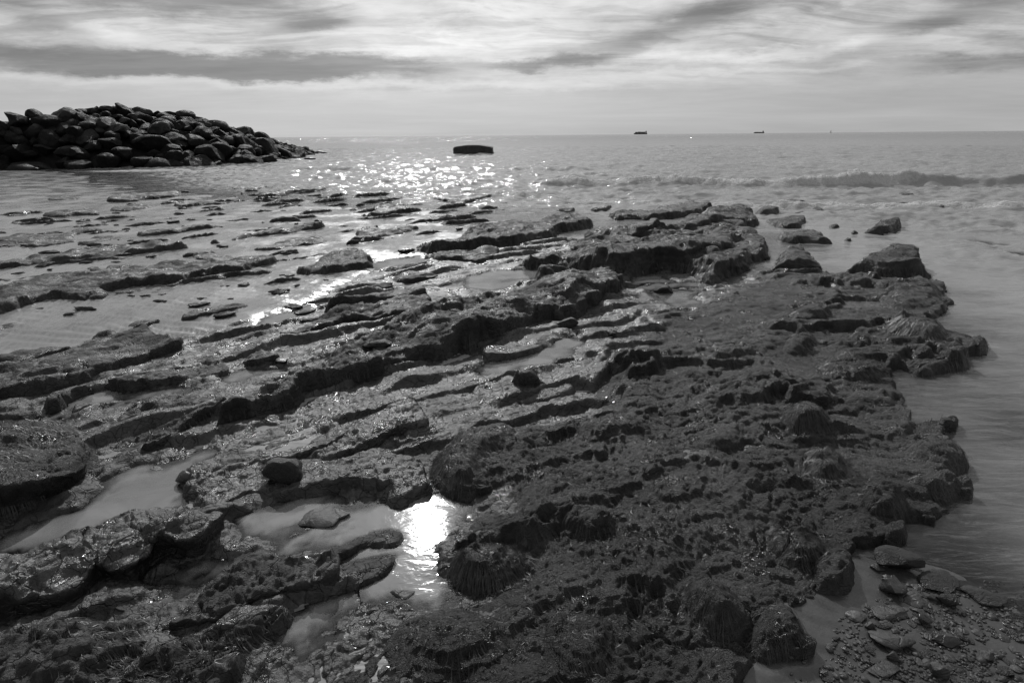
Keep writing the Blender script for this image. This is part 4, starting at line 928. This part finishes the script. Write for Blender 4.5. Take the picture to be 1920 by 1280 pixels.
# ------------------------------------------------------------------ breakwater of armour boulders, upper left
CR = [(-34, 26, 3.0), (-29.5, 36, 3.3), (-26.3, 41, 4.05), (-24.2, 44.3, 3.6), (-22.4, 46.5, 2.75), (-21.0, 50.5, 1.75), (-20.4, 55, .85), (-20.0, 60, .25)]
BS = [(-37, 26.5), (-29.1, 34), (-22.6, 34.6), (-18.2, 37.2), (-16.9, 41), (-17.2, 46), (-18.0, 52), (-19.3, 60)]
bw_ = empty('breakwater', (-26, 42, 0)); tag(bw_, 'mound of dark armour boulders running out to sea at upper left', 'breakwater')
CRa, BSa = np.array(CR, float) * np.array([1, 1, .88]), np.array(BS, float)
def mound(u, t):
    """u 0..7 along, t 0 at the foot .. 1 at the crest .. 2 at the far foot"""
    i = min(int(u), len(CR) - 2); f = u - i
    c = CRa[i] * (1 - f) + CRa[i + 1] * f; b = BSa[i] * (1 - f) + BSa[i + 1] * f; b = np.array([b[0], b[1], -.1])
    if t <= 1: q = b + (c - b) * t; q[2] += .35 * math.sin(math.pi * t) * min(1, c[2]); return q
    e = np.array([2 * c[0] - b[0], 2 * c[1] - b[1], -.1]); return c + (e - c) * (t - 1)
us = np.linspace(0, 7, 50); ts = np.linspace(0, 2, 17)
V = np.array([[mound(u, t) - np.array([0, 0, .30]) for t in ts] for u in us]).reshape(-1, 3)
b = (np.arange(49) * 17)[:, None] + np.arange(16)[None]; F = np.stack([b, b + 17, b + 18, b + 1], -1).reshape(-1, 4)
core = link('rubble_core', raw_mesh('rubble_core', V - np.array([-26, 42, 0]), F[:, ::-1]), M_armour, bw_)
ARM = [stone_mesh('boulder', 100 + i, 12, 3, .05, .05, .42, 30) for i in range(10)]
for me in ARM: me.materials.append(M_armour)
placed = []; tries = 0; rb = random.Random(5)
while tries < 14000 and len(placed) < 298:
    tries += 1
    u = rb.uniform(.35, 7); t = rb.uniform(0, 1.12); p = mound(u, t)
    big_ = 1.0 if u < 5 else .72
    s_ = rb.choice((.42, .52, .64, .78, .98)) * big_ * (1.05 if t < .35 else .92)
    if all((p[0] - q[0]) ** 2 + (p[1] - q[1]) ** 2 + (p[2] - q[2]) ** 2 > ((s_ + q[3]) * .46) ** 2 for q in placed):
        placed.append((p[0], p[1], p[2], s_))
for k_, (x, y, zz, s_) in enumerate(placed):
    o = link('boulder', ARM[k_ % len(ARM)], None, bw_)
    o.location = (x + 26, y - 42, zz - s_ * .12); o.scale = (s_ * rb.uniform(1.0, 1.45), s_ * rb.uniform(.85, 1.15), s_ * rb.uniform(.65, .9))
    o.rotation_euler = (rb.uniform(-.3, .3), rb.uniform(-.3, .3), rb.uniform(0, 6.28))
for px, py, wp, lab in ((578, 299, 22, 'low dark rock in the water off the breakwater tip'), (30, 320, 70, 'low dark stones along the sand at the breakwater foot'), (596, 288, 30, 'outermost flat rock beyond the breakwater tip')):
    stone(px, py, wp, wp * .25, lab, 77 + wp, M_darkstone, depth_=.6, z0=0.0, sink=.3)

# ------------------------------------------------------------------ concrete block in the sea
def concrete_block():
    x, y = gp(887, 289); zc = y * math.cos(PITCH) + EYE * math.sin(PITCH); k_ = zc / FPX
    prof = [(-37.5, -6), (-37.5, 9), (-36.5, 12.2), (-33, 13.4), (-26, 14.6), (-18, 16), (-4, 16.3), (14, 15.8), (26, 14), (34, 12.6), (36.8, 10.5), (37, 4), (38.3, 0), (38.3, -6)]
    n = len(prof); V = []; dep = [0, .25, 1.2, 2.2, 2.5]
    for j, d in enumerate(dep):
        ins = .05 if j in (0, len(dep) - 1) else 0
        for i, (a, b_) in enumerate(prof):
            V.append((a * k_ * (1 - ins * .6) + .04 * mnoise.noise(Vector((i * 1.7, j * 2.3, 1))), d, b_ * k_ * (1 - ins if b_ > 0 else 1) + .05 * mnoise.noise(Vector((i * .9, j * 1.3, 7)))))
    bm = bmesh.new(); vs = [bm.verts.new(v) for v in V]
    for j in range(len(dep) - 1):
        for i in range(n):
            a, b_ = j * n + i, j * n + (i + 1) % n; bm.faces.new((vs[a], vs[b_], vs[b_ + n], vs[a + n]))
    bm.faces.new(vs[:n]); bm.faces.new(vs[-n:][::-1]); bmesh.ops.recalc_face_normals(bm, faces=bm.faces[:])
    bmesh.ops.bevel(bm, geom=bm.edges[:], offset=.03, segments=1, affect='EDGES')
    me = bpy.data.meshes.new('concrete_block'); bm.to_mesh(me); bm.free()
    o = link('concrete_block', me, M_concrete); o.location = (x, y, 0)
    tag(o, 'dark flat topped concrete block standing in the sea', 'concrete block')
concrete_block()

# ------------------------------------------------------------------ ships on the horizon
def box(bm, x0, x1, y0, y1, z0, z1, taper=0):
    v = [bm.verts.new(p) for p in ((x0 + taper, y0, z0), (x1 - taper, y0, z0), (x1 - taper, y1, z0), (x0 + taper, y1, z0), (x0, y0, z1), (x1, y0, z1), (x1, y1, z1), (x0, y1, z1))]
    for f in ((3, 2, 1, 0), (4, 5, 6, 7), (0, 1, 5, 4), (1, 2, 6, 5), (2, 3, 7, 6), (3, 0, 4, 7)): bm.faces.new([v[i] for i in f])
def part(name, root, mat, *boxes):
    bm = bmesh.new()
    for b_ in boxes: box(bm, *b_)
    me = bpy.data.meshes.new(name); bm.to_mesh(me); bm.free(); return link(name, me, mat, root)
def ship(px, wpx, dist, label, cargo, bridge_x):
    d = ray(px, 250); x, y = d[0] / d[1] * dist, dist
    ln = wpx * (dist * math.cos(PITCH)) / FPX / 2
    r = empty('cargo_ship', (x, y, 0)); tag(r, label, 'ship', 'ships on the horizon')
    part('hull', r, M_hull, (-ln, ln, -9, 9, -2, ln * .17, ln * .07))
    for i, (a, b_, h_) in enumerate(cargo): part('cargo', r, M_cargo, (a * ln, b_ * ln, -8, 8, ln * .17, ln * (.17 + h_)))
    bx = bridge_x * ln; part('superstructure', r, M_hull, (bx - ln * .07, bx + ln * .07, -8, 8, ln * .17, ln * .42))
    part('funnel', r, M_hull, (bx - ln * .03, bx + ln * .02, -2, 2, ln * .42, ln * .50))
ship(1201, 25, 5200, 'nearer dark cargo ship on the horizon right of the block', [(-.8, -.45, .16), (-.38, 0, .19), (.06, .42, .17), (.48, .66, .18)], .82)
ship(1423, 19, 5600, 'fainter low cargo ship further right on the horizon', [(-.8, -.2, .07), (-.1, .45, .06)], .78)
def sail(px, label):
    dist = 4200; d = ray(px, 248); x = d[0] / d[1] * dist
    r = empty('sailing_boat', (x, dist, 0)); tag(r, label, 'boat')
    part('hull', r, M_hull, (-6, 6, -2, 2, -.5, 2, 1)); part('mast', r, M_hull, (-.3, .3, -.3, .3, 2, 17))
    bm = bmesh.new(); v = [bm.verts.new(p) for p in ((-.4, .1, 3), (-5, .1, 3.2), (-.4, .1, 16.5), (-.4, -.1, 3), (-5, -.1, 3.2), (-.4, -.1, 16.5))]
    for f in ((0, 1, 2), (5, 4, 3), (0, 3, 4, 1), (1, 4, 5, 2), (2, 5, 3, 0)): bm.faces.new([v[i] for i in f])
    me = bpy.data.meshes.new('sail'); bm.to_mesh(me); bm.free(); link('sail', me, M_cargo, r)
sail(1558, 'tiny sailing boat on the far right horizon')
